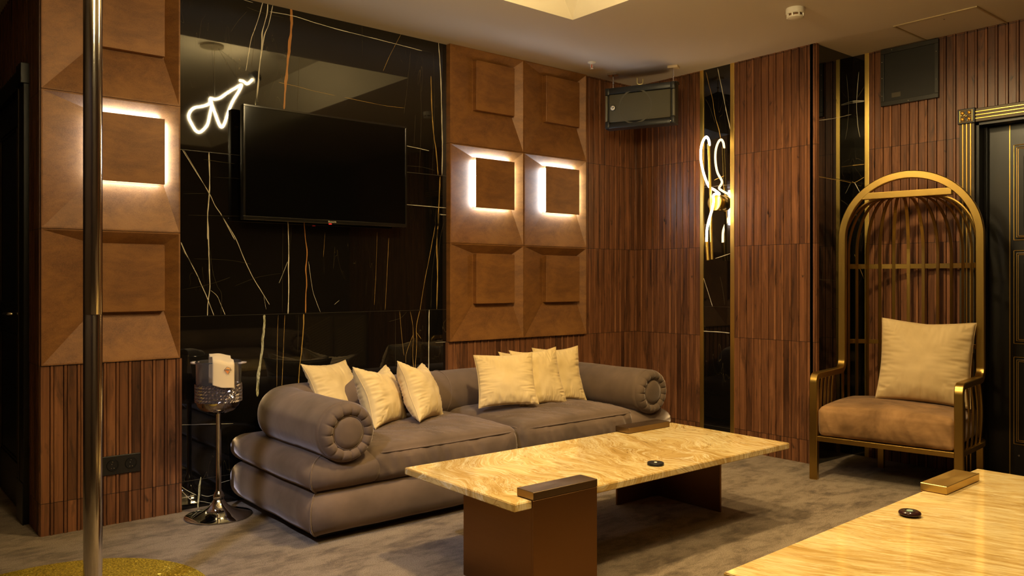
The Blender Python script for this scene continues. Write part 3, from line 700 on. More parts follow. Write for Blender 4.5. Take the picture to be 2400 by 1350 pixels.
# ---------------------------------------------------------------- wall sconce and pendant lamp
def sconce():
    t = thing('wall_sconce', 'brass wall lamp with a looping glowing tube on the narrow black marble strip', 'lamp', (5.004, 3.585, 1.79))
    T = Vector(t.location)
    S_ = lambda x, y, X: onX(1600 + x / 4.219, 300 + y / 4.219, X) - T
    c = S_(312, 735, 4.94)
    m = MB(); m.lathe([(0, -.066), (.056, -.066), (.060, -.063), (.060, -.046), (.057, -.042), (.02, -.042)], (c.y, c.z), 40, ax='x'); m.build('disc', BRASST, t, auto=40)
    m = MB(); m.lathe([(.0, -.036), (.056, -.036), (.058, -.033), (.058, 0.0), (0, 0.0)], (c.y - .0, c.z), 40, ax='x'); m.lathe([(.018, -.045), (.018, -.03)], (c.y, c.z), 20, ax='x'); m.build('canopy', BRASS, t, auto=40)
    X1 = 4.915
    m = MB(); m.tube([S_(258, 160, X1), S_(270, 500, X1), S_(290, 1300, X1)], .0095, 12); m.build('rod', BRASST, t, auto=40)
    m = MB(); m.tube([S_(236, 1125, X1 - .01), S_(250, 1308, X1 - .01)], .0125, 12); m.build('end_sleeve', BRASST, t, auto=40)
    nb = smoothpath([S_(265, 175, X1), S_(258, 120, X1), S_(235, 88, X1), S_(205, 120, X1), S_(182, 200, X1), S_(180, 310, X1), S_(200, 420, X1), S_(228, 510, X1 - .01), S_(262, 580, X1 + .028), S_(310, 610, X1 + .04), S_(352, 640, X1 + .03), S_(362, 655, X1 + .01),
                     S_(340, 650, X1 - .01), S_(305, 665, X1 - .025), S_(305, 730, X1 - .03), S_(290, 810, X1 - .03), S_(260, 910, X1 - .02), S_(240, 1010, X1 - .01), S_(236, 1130, X1 - .01)], 6)
    m = MB(); m.tube(nb, .0085, 10); m.build('light_tube', NEON, t, smooth=True)
sconce()
def pendant(ofs=(0, 0), lab='', src=True):
    """looping light tube hung under the ceiling tray, above the picture; one is seen mirrored in the marble, the other is an unseen copy added for fill light"""
    yl = 2.40
    t = thing('pendant_lamp', lab, 'lamp', (2.31 + ofs[0], yl + ofs[1], 3.10))
    T = Vector((2.31, yl, 3.10))
    def P_(x, y, dy=0):
        px, py = 420 + x / 7.5, 160 + y / 7.5; r = ray(px, py); vy = 2 * YM - (yl + dy); p = Vector((0, 0, CAMH)) + r * (vy / r.y)
        return Vector((p.x, yl + dy, p.z)) - T
    seq = [(1095, 290, -.1), (1050, 400, -.1), (930, 600, -.1), (860, 780, -.08), (800, 960, -.06), (750, 1035, -.04), (705, 990, -.02), (640, 820, 0), (580, 660, .0), (540, 540, .02), (570, 640, .06), (530, 850, .06), (500, 980, .05), (440, 1065, .04), (360, 1125, .02), (290, 1095, 0),
           (230, 1000, -.02), (165, 860, .1), (200, 750, .16), (280, 690, .18), (400, 670, .18), (530, 620, .16), (545, 530, .16), (620, 545, .16), (720, 520, .16), (850, 430, .12), (1000, 340, .04)]
    m = MB(); m.tube(smoothpath([P_(*q) for q in seq], 5, True), .0075, 8, closed=True); m.build('light_tube', NEONP, t, smooth=True)
    m = MB(); m.tube(smoothpath([P_(1060, 215), P_(1130, 230), P_(1190, 275), P_(1250, 235), P_(1290, 190)], 5), .0075, 8); m.build('light_tube', NEONP, t, smooth=True)
    m = MB(); a, b = P_(1275, 180), P_(1385, 130); m.tube([a, b], .045, 10); m.build('driver_box', BLACKP, t)
    m = MB(); m.lathe([(0, 0), (.09, 0), (.09, -.02), (0, -.022)], n=32); m.build('ceiling_rose', simple('rose_beige', (.35, .28, .18), .5), t, auto=40)
    m = MB(); m.tube([(0, 0, -.02), P_(625, 545, .16)], .0012, 5); m.tube([(0.05, 0, -.02), P_(1080, 300)], .0012, 5); m.tube([(.05, 0, -.02), P_(1330, 150)], .0012, 5); m.build('cable', BLACKP, t)
pendant((-1.5, -1.35), 'added unseen copy of the looping pendant, fill light for tray and room')  # copy added out of view to brighten the tray and room
pendant((0, 0), 'looping warm light tube pendant mirrored in the black marble beside the television')

# ---------------------------------------------------------------- sofa
def sring(a, b, n, e=2.4):
    out = []
    for k in range(n):
        t = 2 * PI * k / n; c, s = math.cos(t), math.sin(t)
        out.append((a * abs(c) ** (2 / e) * (1 if c >= 0 else -1), b * abs(s) ** (2 / e) * (1 if s >= 0 else -1)))
    return out
def resample(pts, step):
    out = [Vector(pts[0])]
    for a, b in zip(pts[:-1], pts[1:]):
        a, b = Vector(a), Vector(b); n = max(1, int((b - a).length / step))
        for k in range(1, n + 1): out.append(a.lerp(b, k / n))
    return out
def roundcorner(pts, r, seg=8):
    out = [Vector(pts[0])]
    for i in range(1, len(pts) - 1):
        a, b, c = Vector(pts[i - 1]), Vector(pts[i]), Vector(pts[i + 1]); u = (a - b).normalized(); v = (c - b).normalized()
        p0 = b + u * r; p1 = b + v * r; cen = b + (u + v) * r
        for k in range(seg + 1):
            t = k / seg * PI / 2; out.append(cen - v * r * math.cos(t) - u * r * math.sin(t))
    out.append(Vector(pts[-1])); return out
def rollsweep(m, path, z, sec, closed=False, seed=0, wr=.004, endcap=None, corner=None):
    """sweep section (lateral, up) along a horizontal path; mitred"""
    P = [Vector((p[0], p[1], 0)) for p in path]; N = len(P); fr = []
    for i in range(N):
        a = P[(i - 1) % N] if (closed or i > 0) else None; b = P[(i + 1) % N] if (closed or i < N - 1) else None
        t1 = (P[i] - a).normalized() if a is not None else (b - P[i]).normalized(); t2 = (b - P[i]).normalized() if b is not None else t1
        t = (t1 + t2).normalized(); s_ = Vector((t.y, -t.x, 0)); k = 1 / max(.5, math.sqrt((1 + t1.dot(t2)) / 2))
        fr.append((P[i] + Vector((0, 0, z)), s_ * k, Vector((0, 0, 1)), t))
    n = len(sec); V = []; F = []
    def ring(p, a, b, sc=1, off=0, t=None):
        for x, y in sec:
            q = p + a * (x * sc) + b * (y * sc)
            d = noise.noise(q * 5 + Vector((seed, 0, 0))) * wr + noise.noise(q * 17 + Vector((seed, 3, 0))) * wr * .35
            nrm = (a * x + b * y).normalized(); V.append(q + nrm * d)
    rings = []
    def dome(i, sgn):
        p, a, b, t = fr[i]; L = endcap; out = []
        for k in range(1, 7):
            u = k / 6 * PI / 2; out.append((p + t * sgn * L * math.sin(u), a, b, math.cos(u) ** .6 if k < 6 else .02))
        return out
    seq = []
    if endcap and not closed: seq += dome(0, -1)[::-1]
    seq += [(p, a, b, 1) for p, a, b, t in fr]
    if endcap and not closed: seq += dome(N - 1, 1)
    for p, a, b, sc in seq: ring(p, a, b, sc)
    M = len(seq)
    for i in range(M if closed else M - 1):
        j = (i + 1) % M
        for k in range(n): F.append((i * n + k, i * n + (k + 1) % n, j * n + (k + 1) % n, j * n + k))
    if not closed: F.append(tuple(range(n))[::-1]); F.append(tuple((M - 1) * n + k for k in range(n)))
    m.add(V, F)
def cushion_box(w, d, h, crown, seed, seg=76, r=.055, wr=.006):
    """soft box cushion, origin at its bottom centre"""
    bm = bmesh.new(); bmesh.ops.create_cube(bm, size=1); bmesh.ops.subdivide_edges(bm, edges=bm.edges[:], cuts=seg, use_grid_fill=True)
    for v in bm.verts:
        u, q, t = v.co.x * 2, v.co.y * 2, v.co.z * 2
        x, y, z = u * w / 2, q * d / 2, t * h / 2
        # rounded box
        ix, iy, iz = w / 2 - r, d / 2 - r, h / 2 - r
        cx_, cy_, cz_ = max(-ix, min(ix, x)), max(-iy, min(iy, y)), max(-iz, min(iz, z)); dv = Vector((x - cx_, y - cy_, z - cz_))
        if dv.length > 1e-6: dv = dv.normalized() * r * (1 if dv.length > 1e-6 else 0)
        p = Vector((cx_, cy_, cz_)) + dv
        fx, fy = 1 - u * u, 1 - q * q
        if t > 0: p.z += crown * (max(0, fx) ** .5) * (max(0, fy) ** .5) * max(0, t)
        p.y -= .018 * max(0, fx) ** .6 * (1 - t * t) * (1 if q < 0 else -.3)
        p.x += .010 * (1 - t * t) * fy * (1 if u > 0 else -1) * abs(u)
        s_ = Vector((seed * 3.1, seed, 0)); wv = noise.noise(Vector((p.x * 5 + p.y * 6, p.y * 14 - p.x * 7, p.z * 9)) + s_) * wr * 1.0 + noise.noise(p * 4 + s_) * wr
        edge = (1 - abs(t)) if abs(t) > .99 else 1
        fold = (abs(noise.noise(Vector((p.x * 13 + p.z * 5, p.z * 3, 0)) + s_)) * .024 + noise.noise(Vector((p.x * 34 + p.z * 9, p.z * 6, 0)) + s_) * .004) * (1 - t ** 4) * (1 if abs(q) > .93 else 0)
        p += Vector((0, 1 if q < 0 else -1, 0)) * fold
        if t > .5:
            fw = max(0, 1 - abs(q + .45) / .65) * (1 - u ** 6) * max(0, min(1, (1 - max(abs(u), abs(q))) * 8))
            p.z -= fw * (1 - abs(noise.noise(Vector((p.x * 15 + p.y * 7 + 3 * math.sin(p.y * 4), p.y * 2.6, 4)) + s_)) * 3) ** 3 * .012 * wr / .006
        if abs(t) > .6: p.z += wv * (1 if t > 0 else -.3) * (min(1, 3 * (1 - max(abs(u), abs(q))) + .15))
        v.co = p + Vector((0, 0, h / 2))
    me = bpy.data.meshes.new('cushion'); bm.to_mesh(me); bm.free(); return me
def end_cap(parent, cx_, yf, z, R0, seed):
    """pleated roll end facing -y with a round button"""
    n = 180; V = []; F = []; prof = [(1.0, 0), (.985, -.014), (.93, -.030), (.84, -.041), (.72, -.044), (.62, -.036), (.55, -.020), (.50, .0)]
    NP = 15
    for k in range(n):
        a = 2 * PI * k / n
        ph = (a * NP / (2 * PI)) % 1; pl = -max(0, 1 - abs(ph - .5) / .10) ; soft = math.cos((ph - .5) * 2 * PI) * -.5
        for r, y in prof:
            f_ = max(0, min(1, (1 - r) / .25)) if r > .6 else 1
            V.append((cx_ + math.cos(a) * r * R0, yf + y - (.007 * pl + .003 * soft) * f_ * -1 * -1, z + math.sin(a) * r * R0))
    P = len(prof)
    for k in range(n):
        j = (k + 1) % n
        for i in range(P - 1): F.append((k * P + i, j * P + i, j * P + i + 1, k * P + i + 1))
    m = MB(); m.add(V, F); e = m.build('roll_end', VELVET, parent, smooth=True)
    m = MB(); rb = R0 * .56; m.lathe([(0, yf - .042), (rb * .6, yf - .040), (rb * .88, yf - .034), (rb * .98, yf - .024), (rb, yf - .012), (rb * .97, yf)], (cx_, z), 48, ax='y'); m.build('button', VELVET, e, smooth=True)
    m = MB(); m.tube([(cx_ + math.cos(a) * rb * 1.0, yf - .026, z + math.sin(a) * rb * 1.0) for a in [2 * PI * k / 60 for k in range(60)]], .0035, 6, closed=True); m.build('button_piping', VELVET, e, smooth=True)
def make_sofa(loc, label, rz=0, group=None):
    t = thing('sofa', label, 'sofa', loc, rz, group)
    # local frame: x along the sofa (centre 0), y from the front 0 to the back .97
    HB = 1.275; R0 = .141; xa = 1.085; zc = .511
    m = MB(); b = HB - .112; seq = [(-b, .112), (-b, .862), (b, .862), (b, .112)]
    P = []
    for i in range(4):
        a, c = Vector((*seq[i], 0)), Vector((*seq[(i + 1) % 4], 0)); n = int((c - a).length / .04)
        P += [a.lerp(c, k / n) for k in range(n)]
    rollsweep(m, P, .140, sring(.112, .110, 28, 2.5), True, 1); base = m.build('base', VELVET, t, smooth=True)
    m = MB(); m.box((-HB + .1, .1, .06), (HB - .1, .87, .26)); m.box((-HB + .10, .12, .005), (HB - .10, .80, .06)); 
    for o in ((0),): pass
    m.build('plinth', BLACKP, t)
    m = MB(); path = resample([(-.93, .115, 0), (-HB + .115, .115, 0)], .03)[:-1] + resample([(-HB + .115, .115, 0), (-HB + .115, .858, 0), (HB - .115, .858, 0), (HB - .115, .115, 0)], .04) + resample([(HB - .115, .115, 0), (.93, .115, 0)], .03)[1:]
    rollsweep(m, path, .315, sring(.115, .082, 28, 2.3), False, 5, endcap=.05); m.build('middle_roll', VELVET, t, smooth=True)
    m = MB(); path = roundcorner([(-xa, .018, 0), (-xa, .825, 0), (xa, .825, 0), (xa, .018, 0)], .17, 10)
    P2 = []
    for a, c in zip(path[:-1], path[1:]):
        n = max(1, int((c - a).length / .035)); P2 += [a.lerp(c, k / n) for k in range(n)]
    P2.append(path[-1])
    rollsweep(m, P2, zc, sring(R0, R0, 40, 2.05), False, 9, wr=.003)
    m.build('back_and_arm_roll', VELVET, t, smooth=True)
    for s_ in (-1, 1): end_cap(t, s_ * xa, .018, zc, R0, s_)
    # seam around the back roll in the middle
    m = MB(); m.tube([(0 + .004 * math.sin(3 * a), .825 + (R0 + .001) * math.cos(a), zc + (R0 + .001) * math.sin(a)) for a in [2 * PI * k / 48 for k in range(48)]], .004, 6, closed=True); m.build('roll_seam', VELVET, t, smooth=True)
    for s_ in (-1, 1):
        w = .95; me = cushion_box(w, .80, .165, .045, 3 + s_)
        c = link('seat_cushion', me, VELVET, t, True); c.location = (s_ * .478, .412, .240 + (.006 if s_ > 0 else 0))
        hp = .158; pts = []
        for k in range(120):
            a = 2 * PI * k / 120; cx_, sy = math.cos(a), math.sin(a); e = .16
            x = (w / 2 - .010) * abs(cx_) ** e * (1 if cx_ > 0 else -1); y = (.40 - .010) * abs(sy) ** e * (1 if sy > 0 else -1)
            if y < 0: y -= .006 * (1 - (x / (w / 2)) ** 2)
            pts.append((x, y, hp - .012 + .004 * noise.noise(Vector((x * 6, y * 6, s_)))))
        m = MB(); m.tube(pts, .0042, 6, closed=True); m.build('piping', VELVET, c, smooth=True)
    # corner seams
    for s_ in (-1, 1):
        for (off, zc_, hh, e) in ((.0, .140, .110, 2.5), (.003, .315, .082, 2.3)):
            pts = []
            for k in range(17):
                a = -PI / 2 + PI * k / 16; c_, q = math.cos(a), math.sin(a); hw = .112
                l_ = hw * abs(c_) ** (2 / e); z_ = hh * abs(q) ** (2 / e) * (1 if q >= 0 else -1)
                pts.append((s_ * (HB - hw - off + l_ + .0005), .112 + off - l_ - .0005, zc_ + z_))
            m = MB(); m.tube(pts, .0040, 6); m.build('corner_piping', VELVET, t, smooth=True)
    return t
sofa1 = make_sofa((2.935, 3.415, 0), 'long taupe velvet sofa with rolled arms in front of the marble wall')
def dup(root, loc, rz, label, group=None):
    r = root.copy(); COL.objects.link(r); r.location = loc; r.rotation_euler = (0, 0, rz); r['label'] = label
    for ch in list(root.children):
        c = ch.copy(); COL.objects.link(c); c.parent = r
        for g in ch.children:
            d = g.copy(); COL.objects.link(d); d.parent = c
    return r
dup(sofa1, (3.0, .20, 0), PI, 'second taupe sofa, seen only as a dim reflection in the black marble')

# ---------------------------------------------------------------- cushions
def pillow_mesh(sz, th, seed, n=72, asp=1.0, chop=0.0, wf=1.0, pin_=.13):
    V = []; F = []; sd = Vector((seed * 5.3, seed * 1.7, 0))
    def edge(u, v): return 1
    for side in (1, -1):
        for j in range(n + 1):
            for i in range(n + 1):
                u, v = -1 + 2 * i / n, -1 + 2 * j / n
                pin = 1 - pin_ * (1 - v * v) ** 1.0 * abs(u) ** 2; pv = 1 - pin_ * (1 - u * u) * abs(v) ** 2
                x = u * sz / 2 * pin; y = v * sz / 2 * asp * pv
                h = (max(0, 1 - u ** 2) * max(0, 1 - v ** 2)) ** .42 * th / 2
                if side < 0: h = h * .9
                # wrinkles radiating from edges and corners
                er = max(abs(u), abs(v)); wr = noise.noise(Vector((u * 3.2, v * 3.2, side)) + sd) * .005 + noise.noise(Vector((u * 7 * (1 if abs(u) < abs(v) else .35), v * 7 * (1 if abs(v) <= abs(u) else .35), side * 2)) + sd) * .010 * er ** 2
                h += wr * (1 - er ** 6) - abs(noise.noise(Vector((v * 10 + seed, u * 1.5, side)) if abs(u) > abs(v) else Vector((u * 10, v * 1.5 + seed, side)))) * .034 * math.exp(-(1 - er) * 4.0) * (1 - er ** 8) * wf
                y2 = y - chop * max(0, v) ** 3 * max(0, 1 - abs(u) * 1.15)
                ez = noise.noise(Vector((u * 1.3, v * 1.3, 9)) + sd) * .012
                V.append((x, side * h + ez, y2))
    M = (n + 1) ** 2
    for s_ in range(2):
        for j in range(n):
            for i in range(n):
                q = (s_ * M + j * (n + 1) + i, s_ * M + j * (n + 1) + i + 1, s_ * M + (j + 1) * (n + 1) + i + 1, s_ * M + (j + 1) * (n + 1) + i)
                F.append(q if s_ else q[::-1])
    me = meshdata('cushion', V, F)
    bm = bmesh.new(); bm.from_mesh(me); bmesh.ops.remove_doubles(bm, verts=bm.verts[:], dist=.0004); bmesh.ops.recalc_face_normals(bm, faces=bm.faces[:]); bm.to_mesh(me); bm.free()
    return me
def pillow(name, c, nrm, sz, lean, roll, seed, label, mat, group=None, th=.15, asp=1.0, chop=0.0, wf=1.0, pin_=.13):
    """c: centre; nrm: horizontal facing direction (x,y); lean: tip back; roll: in-plane rotation"""
    me = pillow_mesh(sz, th, seed, asp=asp, chop=chop, wf=wf, pin_=pin_); o = link(name, me, mat, None, True)
    ang = math.atan2(nrm[1], nrm[0]) + PI / 2      # local -y faces nrm
    o.rotation_mode = 'QUATERNION'
    R3 = Matrix.Rotation(ang, 4, 'Z') @ Matrix.Rotation(-lean, 4, 'X') @ Matrix.Rotation(roll, 4, 'Y')
    o.rotation_quaternion = R3.to_quaternion(); o.location = c
    # welt seam around the edge
    n = 40; P = []
    def pt(u, v):
        pin = 1 - pin_ * (1 - v * v) * abs(u) ** 2; pv = 1 - pin_ * (1 - u * u) * abs(v) ** 2; sd = Vector((seed * 5.3, seed * 1.7, 0))
        return (u * sz / 2 * pin, noise.noise(Vector((u * 1.3, v * 1.3, 9)) + sd) * .012, v * sz / 2 * asp * pv - chop * max(0, v) ** 3 * max(0, 1 - abs(u) * 1.15))
    for k in range(n): P.append(pt(-1 + 2 * k / n, -1))
    for k in range(n): P.append(pt(1, -1 + 2 * k / n))
    for k in range(n): P.append(pt(1 - 2 * k / n, 1))
    for k in range(n): P.append(pt(-1, 1 - 2 * k / n))
    m = MB(); m.tube(P, .0022, 5, closed=True); m.build('seam', mat, o, smooth=True)
    return tag(o, label, 'cushion', group)
G = 'cream cushions on the sofa'
def P3(px, py, d):
    r = ray(px, py); return Vector((0, 0, CAMH)) + r * d
pillow('cushion', P3(790, 922, 4.62), (.42, -.9), .40, .50, .03, 1, 'cream cushion at the far left of the sofa, behind the rolled arm', CREAM, G)
pillow('cushion', P3(893, 927, 4.50), (.56, -.83), .385, .42, .08, 2, 'cream cushion in the middle of the left three', CREAM, G, chop=.045, th=.19, asp=.92)
pillow('cushion', P3(986, 917, 4.62), (.62, -.78), .38, .42, .14, 3, 'cream cushion on the right of the left three, beside the back seam', CREAM, G, chop=.05, th=.18, asp=.94)
pillow('cushion', P3(1186, 890, 4.94), (-.45, -.90), .372, .36, -.03, 4, 'cream cushion standing frontmost in the right-hand group', CREAM, G, asp=.88, pin_=.08)
pillow('cushion', P3(1232, 885, 5.22), (.0, -1), .36, .34, .0, 5, 'cream cushion mostly hidden behind the frontmost right cushion', CREAM, G, th=.10)
pillow('cushion', P3(1262, 884, 5.12), (-.10, -1), .37, .30, -.02, 6, 'cream cushion between the frontmost and the rightmost cushion', CREAM, G, th=.11)
pillow('cushion', P3(1312, 877, 5.35), (-.15, -1), .37, .28, .0, 7, 'rightmost cream cushion on the sofa', CREAM, G, th=.10)

# ---------------------------------------------------------------- coffee tables
def table(P0, ax, ay, L, Wd, mat, label, blocks, top=.40, capmat=None):
    """P0 near-left corner (x,y); ax unit along length, ay unit along width (towards the back)"""
    ang = math.atan2(ax[1], ax[0]); t = thing('coffee_table', label, 'table', (P0[0], P0[1], 0), ang)
    B = .088; Lb = .335; th = .030
    n0, n1 = blocks     # near block start x, far block start x
    m = MB()
    pts = [(0, 0), (n0, 0), (n0, B - .004), (n0 + Lb, B - .004), (n0 + Lb, 0), (L, 0), (L, Wd), (n1 + Lb, Wd), (n1 + Lb, Wd - B + .004), (n1, Wd - B + .004), (n1, Wd), (0, Wd)]
    bm = bmesh.new(); vs = [bm.verts.new((x, y, top - th)) for x, y in pts]; f = bm.faces.new(vs); r = bmesh.ops.extrude_face_region(bm, geom=[f])
    for v in [g for g in r['geom'] if isinstance(g, bmesh.types.BMVert)]: v.co.z = top
    bmesh.ops.recalc_face_normals(bm, faces=bm.faces[:])
    bmesh.ops.bevel(bm, geom=bm.edges[:], offset=.003, segments=2, affect='EDGES'); me = bpy.data.meshes.new('tabletop'); bm.to_mesh(me); bm.free()
    link('tabletop', me, mat, t, auto=30)
    for s_, nx in ((0, n0), (1, n1)):
        def T_(x, y):   # near leg coordinates; the far one is turned half round
            return (nx + x, y) if not s_ else (nx + Lb - x, Wd - y)
        m = MB()
        def bx(xa, ya, za, xb, yb, zb):
            a, b = T_(xa, ya), T_(xb, yb); m.rbox((a[0], a[1], za), (b[0], b[1], zb), .0015, 1)
        pt = .012
        bx(.0, -.008, 0, Lb, -.008 + pt, top + .001)          # front plate
        bx(.0, -.008 + pt, 0, pt, .44, top - th - .001)        # side plate
        bx(.0, -.008 + pt, top - th - .001, Lb, B - .002, top + .001)
        m.build('leg', BRONZE, t)
        m = MB(); bx(-.001, -.009, top + .002, Lb + .001, B + .001, top + .032); m.build('cap_plate', capmat or DBRASS, t)
    return t
P0 = Vector((1.918, 2.280)); P1 = Vector((3.721, 2.255)); ax = (P1 - P0).normalized()
table(P0, ax, None, (P1 - P0).length, .765, TRAV1, 'low golden stone coffee table standing in front of the sofa', (.085, 1.345))
P0b = Vector((1.925, .605)); axb = Vector((1.915, .045)).normalized()
table(Vector((1.945, .600)), axb, None, 1.915, .775, TRAV2, 'second golden stone coffee table in the lower right foreground', (.10, 1.345), capmat=GBRASS)

def puck(x, y, label, wine=False):
    t = thing('call_button', label, 'call button', (x, y, .401))
    m = MB(); R = .037
    if wine: m.lathe([(0, 0), (R * .72, 0), (R * .98, .006), (R, .010), (R * .94, .015), (R * .80, .018), (R * .78, .017), (0, .017)], n=40)
    else: m.lathe([(0, 0), (R, 0), (R, .0095), (R * .96, .0115), (0, .0115)], n=40)
    m.build('body', simple('puck_wine', (.03, .010, .010), .12) if wine else BLACKP, t, auto=40)
    m = MB()
    if wine:
        m.lathe([(R * .42, .0172), (R * .44, .0186), (R * .50, .0186), (R * .52, .0172)], n=32); m.build('ring', simple('puck_ring', (.05, .05, .045), .3, .5), t, auto=40)
        m = MB(); m.lathe([(0, .019), (R * .28, .019), (R * .30, .017)], n=24); m.build('button', simple('puck_green', (.28, .42, .33), .25), t, auto=40)
    else:
        m.lathe([(0, .0130), (R * .16, .0130), (R * .20, .0115)], n=24); m.build('button', simple('puck_white', (.75, .68, .55), .3), t, auto=40)
puck(2.795 + .02, 2.348 + .02, 'black round call button with white dot on the farther table')
puck(2.867 + .02, 1.285 + .0, 'dark wine-red round call button on the nearer table', True)

# ---------------------------------------------------------------- ice bucket on a stand, napkin
def bucket():
    cx_, cy = 1.536, 4.216
    t = thing('ice_bucket_stand', 'chrome champagne bucket on a tall slim stand beside the sofa', 'bucket', (cx_, cy, 0))
    m = MB(); m.lathe([(0, .006), (.166, .003), (.168, .006), (.160, .010), (.120, .019), (.080, .032), (.052, .050), (.034, .072), (.026, .088)], n=64); m.build('base', CHROME, t, auto=50)
    m = MB(); m.lathe([(.022, .085), (.027, .092), (.028, .105), (.023, .120), (.016, .130), (.0135, .140), (.0125, .52), (.016, .545)], n=28); m.build('pole', CHROME, t, auto=50)
    m = MB(); m.lathe([(0, .532), (.03, .532), (.066, .541), (.092, .556), (.106, .576), (.112, .600)], n=56); m.build('bowl', simple('smoked_chrome', (.42, .37, .33), .07, 1), t, smooth=True)
    # faceted crystal band
    V = []; F = []; n = 84; rows_ = 11; z0, z1 = .598, .688
    for j in range(rows_ + 1):
        for k in range(n):
            a = 2 * PI * (k + .5 * (j % 2)) / n; r = .1135 + (.0045 if (k + j) % 2 else -.0015) + random.uniform(-.0008, .0008); V.append((r * math.cos(a), r * math.sin(a), z0 + (z1 - z0) * j / rows_ + random.uniform(-.001, .001)))
    for j in range(rows_):
        for k in range(n):
            a, b, c, d = j * n + k, j * n + (k + 1) % n, (j + 1) * n + (k + 1) % n, (j + 1) * n + k; F += [(a, b, c), (a, c, d)]
    m = MB(); m.add(V, F); m.build('crystal_band', simple('faceted_crystal', (.36, .32, .34), .06, .9), t, fix=True)
    m = MB(); m.lathe([(.107, .600), (.108, .688), (.110, .800), (.112, .806), (.115, .803), (.1135, .795), (.1110, .688), (.110, .600)], n=56)
    GL = NT('clear_glass').set(color=(.9, .86, .86), rough=.04, trans=.97, ior=1.45).mat
    m.build('glass_wall', GL, t, smooth=True)
    for s_ in (-1, 1):
        a0 = -.55 if s_ < 0 else -.55
        u = Vector((math.cos(-.69), math.sin(-.69), 0)) * s_; w = Vector((-u.y, u.x, 0))
        pts = [u * .112 + w * .022 + Vector((0, 0, .795)), u * .130 + w * .024 + Vector((0, 0, .797)), u * .140 + Vector((0, 0, .798)), u * .130 - w * .024 + Vector((0, 0, .797)), u * .112 - w * .022 + Vector((0, 0, .795))]
        m = MB(); m.tube(smoothpath(pts, 6), .0055, 8); m.build('handle', simple('clear_handle', (.7, .6, .55), .08, .6), t, smooth=True)
    # napkin draped over the rim
    nf = Vector((-.30, -.954, 0)).normalized(); ns = Vector((-nf.y, nf.x, 0))      # nf towards camera
    prof = [(-.10, .675), (-.085, .72), (-.07, .78), (-.055, .822), (-.03, .836), (.0, .836), (.04, .826), (.08, .818), (.108, .812), (.119, .802), (.122, .785), (.124, .74), (.125, .705), (.126, .682)]
    prof = [(p.x, p.y) for p in smoothpath([(a, b, 0) for a, b in prof], 4)]
    V = []; F = []; nw = 14
    for i, (q, z) in enumerate(prof):
        for k in range(nw + 1):
            s_ = -.052 + .104 * k / nw; s2 = s_ + .018 + (-.012 if q < .05 else 0)
            qq = q - (s_ / .052) ** 2 * .008 * (1 if q > .1 else 0); zz = z - .010 * (s_ / .052) * (1 if q > .05 else .6) + .003 * math.sin(s_ * 60 + i * .1)
            V.append(nf * qq + ns * s2 + Vector((0, 0, zz)))
    for i in range(len(prof) - 1):
        for k in range(nw): F.append((i * (nw + 1) + k, i * (nw + 1) + k + 1, (i + 1) * (nw + 1) + k + 1, (i + 1) * (nw + 1) + k))
    me = meshdata('napkin', V, F); o = link('napkin', me, simple('napkin_linen', (.66, .50, .27), .85, sheen=.3), None, True); o.location = (cx_, cy, 0)
    md = o.modifiers.new('thick', 'SOLIDIFY'); md.thickness = .004; md.offset = 0
    tag(o, 'folded cream napkin draped over the champagne bucket', 'napkin')
    c = nf * .131 + ns * .038 + Vector((0, 0, .768)); up = Vector((0, 0, 1))
    def Q(a, b): return c + ns * a + up * b - nf * (.0)
    m = MB(); m.poly([Q(-.015, .003), Q(-.001, -.018), Q(.008, -.002)], 0); m.poly([Q(-.010, .010), Q(.0, .016), Q(.014, .008), Q(.012, .004)], 2)
    for p, q in (((-.018, .002), (-.004, .018)), ((.017, .0), (.010, .010)), ((.001, -.020), (.012, -.006)), ((.017, .0), (.012, -.003)), ((-.018, .002), (-.012, -.004)), ((-.004, .018), (.016, .010))): m.tube([Q(*p), Q(*q)], .0009, 5, 1)
    m.build('printed_emblem', [simple('emblem_orange', (.72, .22, .03), .7), simple('emblem_brown', (.13, .05, .02), .7), simple('emblem_amber', (.80, .40, .09), .7)], o, fix=False)
    cu = bpy.data.curves.new('lettering', 'FONT'); cu.body = 'BAZAR'; cu.size = .0105; cu.extrude = .0002; cu.align_x = 'CENTER'
    to = bpy.data.objects.new('tmp', cu); COL.objects.link(to); dg = bpy.context.evaluated_depsgraph_get(); me = bpy.data.meshes.new_from_object(to.evaluated_get(dg)); bpy.data.objects.remove(to)
    l = link('emblem_lettering', me, simple('lettering_brown', (.12, .04, .015), .7), o); l.matrix_local = Matrix(((ns.x, 0, -0, c.x + nf.x * .001), (ns.y, 0, 0, c.y + nf.y * .001), (0, 1, 0, c.z), (0, 0, 0, 1)))
    X_ = ns; Z_ = nf; Y_ = up
    l.matrix_local = Matrix(((X_.x, Y_.x, Z_.x, c.x + nf.x * .0015), (X_.y, Y_.y, Z_.y, c.y + nf.y * .0015), (X_.z, Y_.z, Z_.z, c.z - .001), (0, 0, 0, 1)))
bucket()

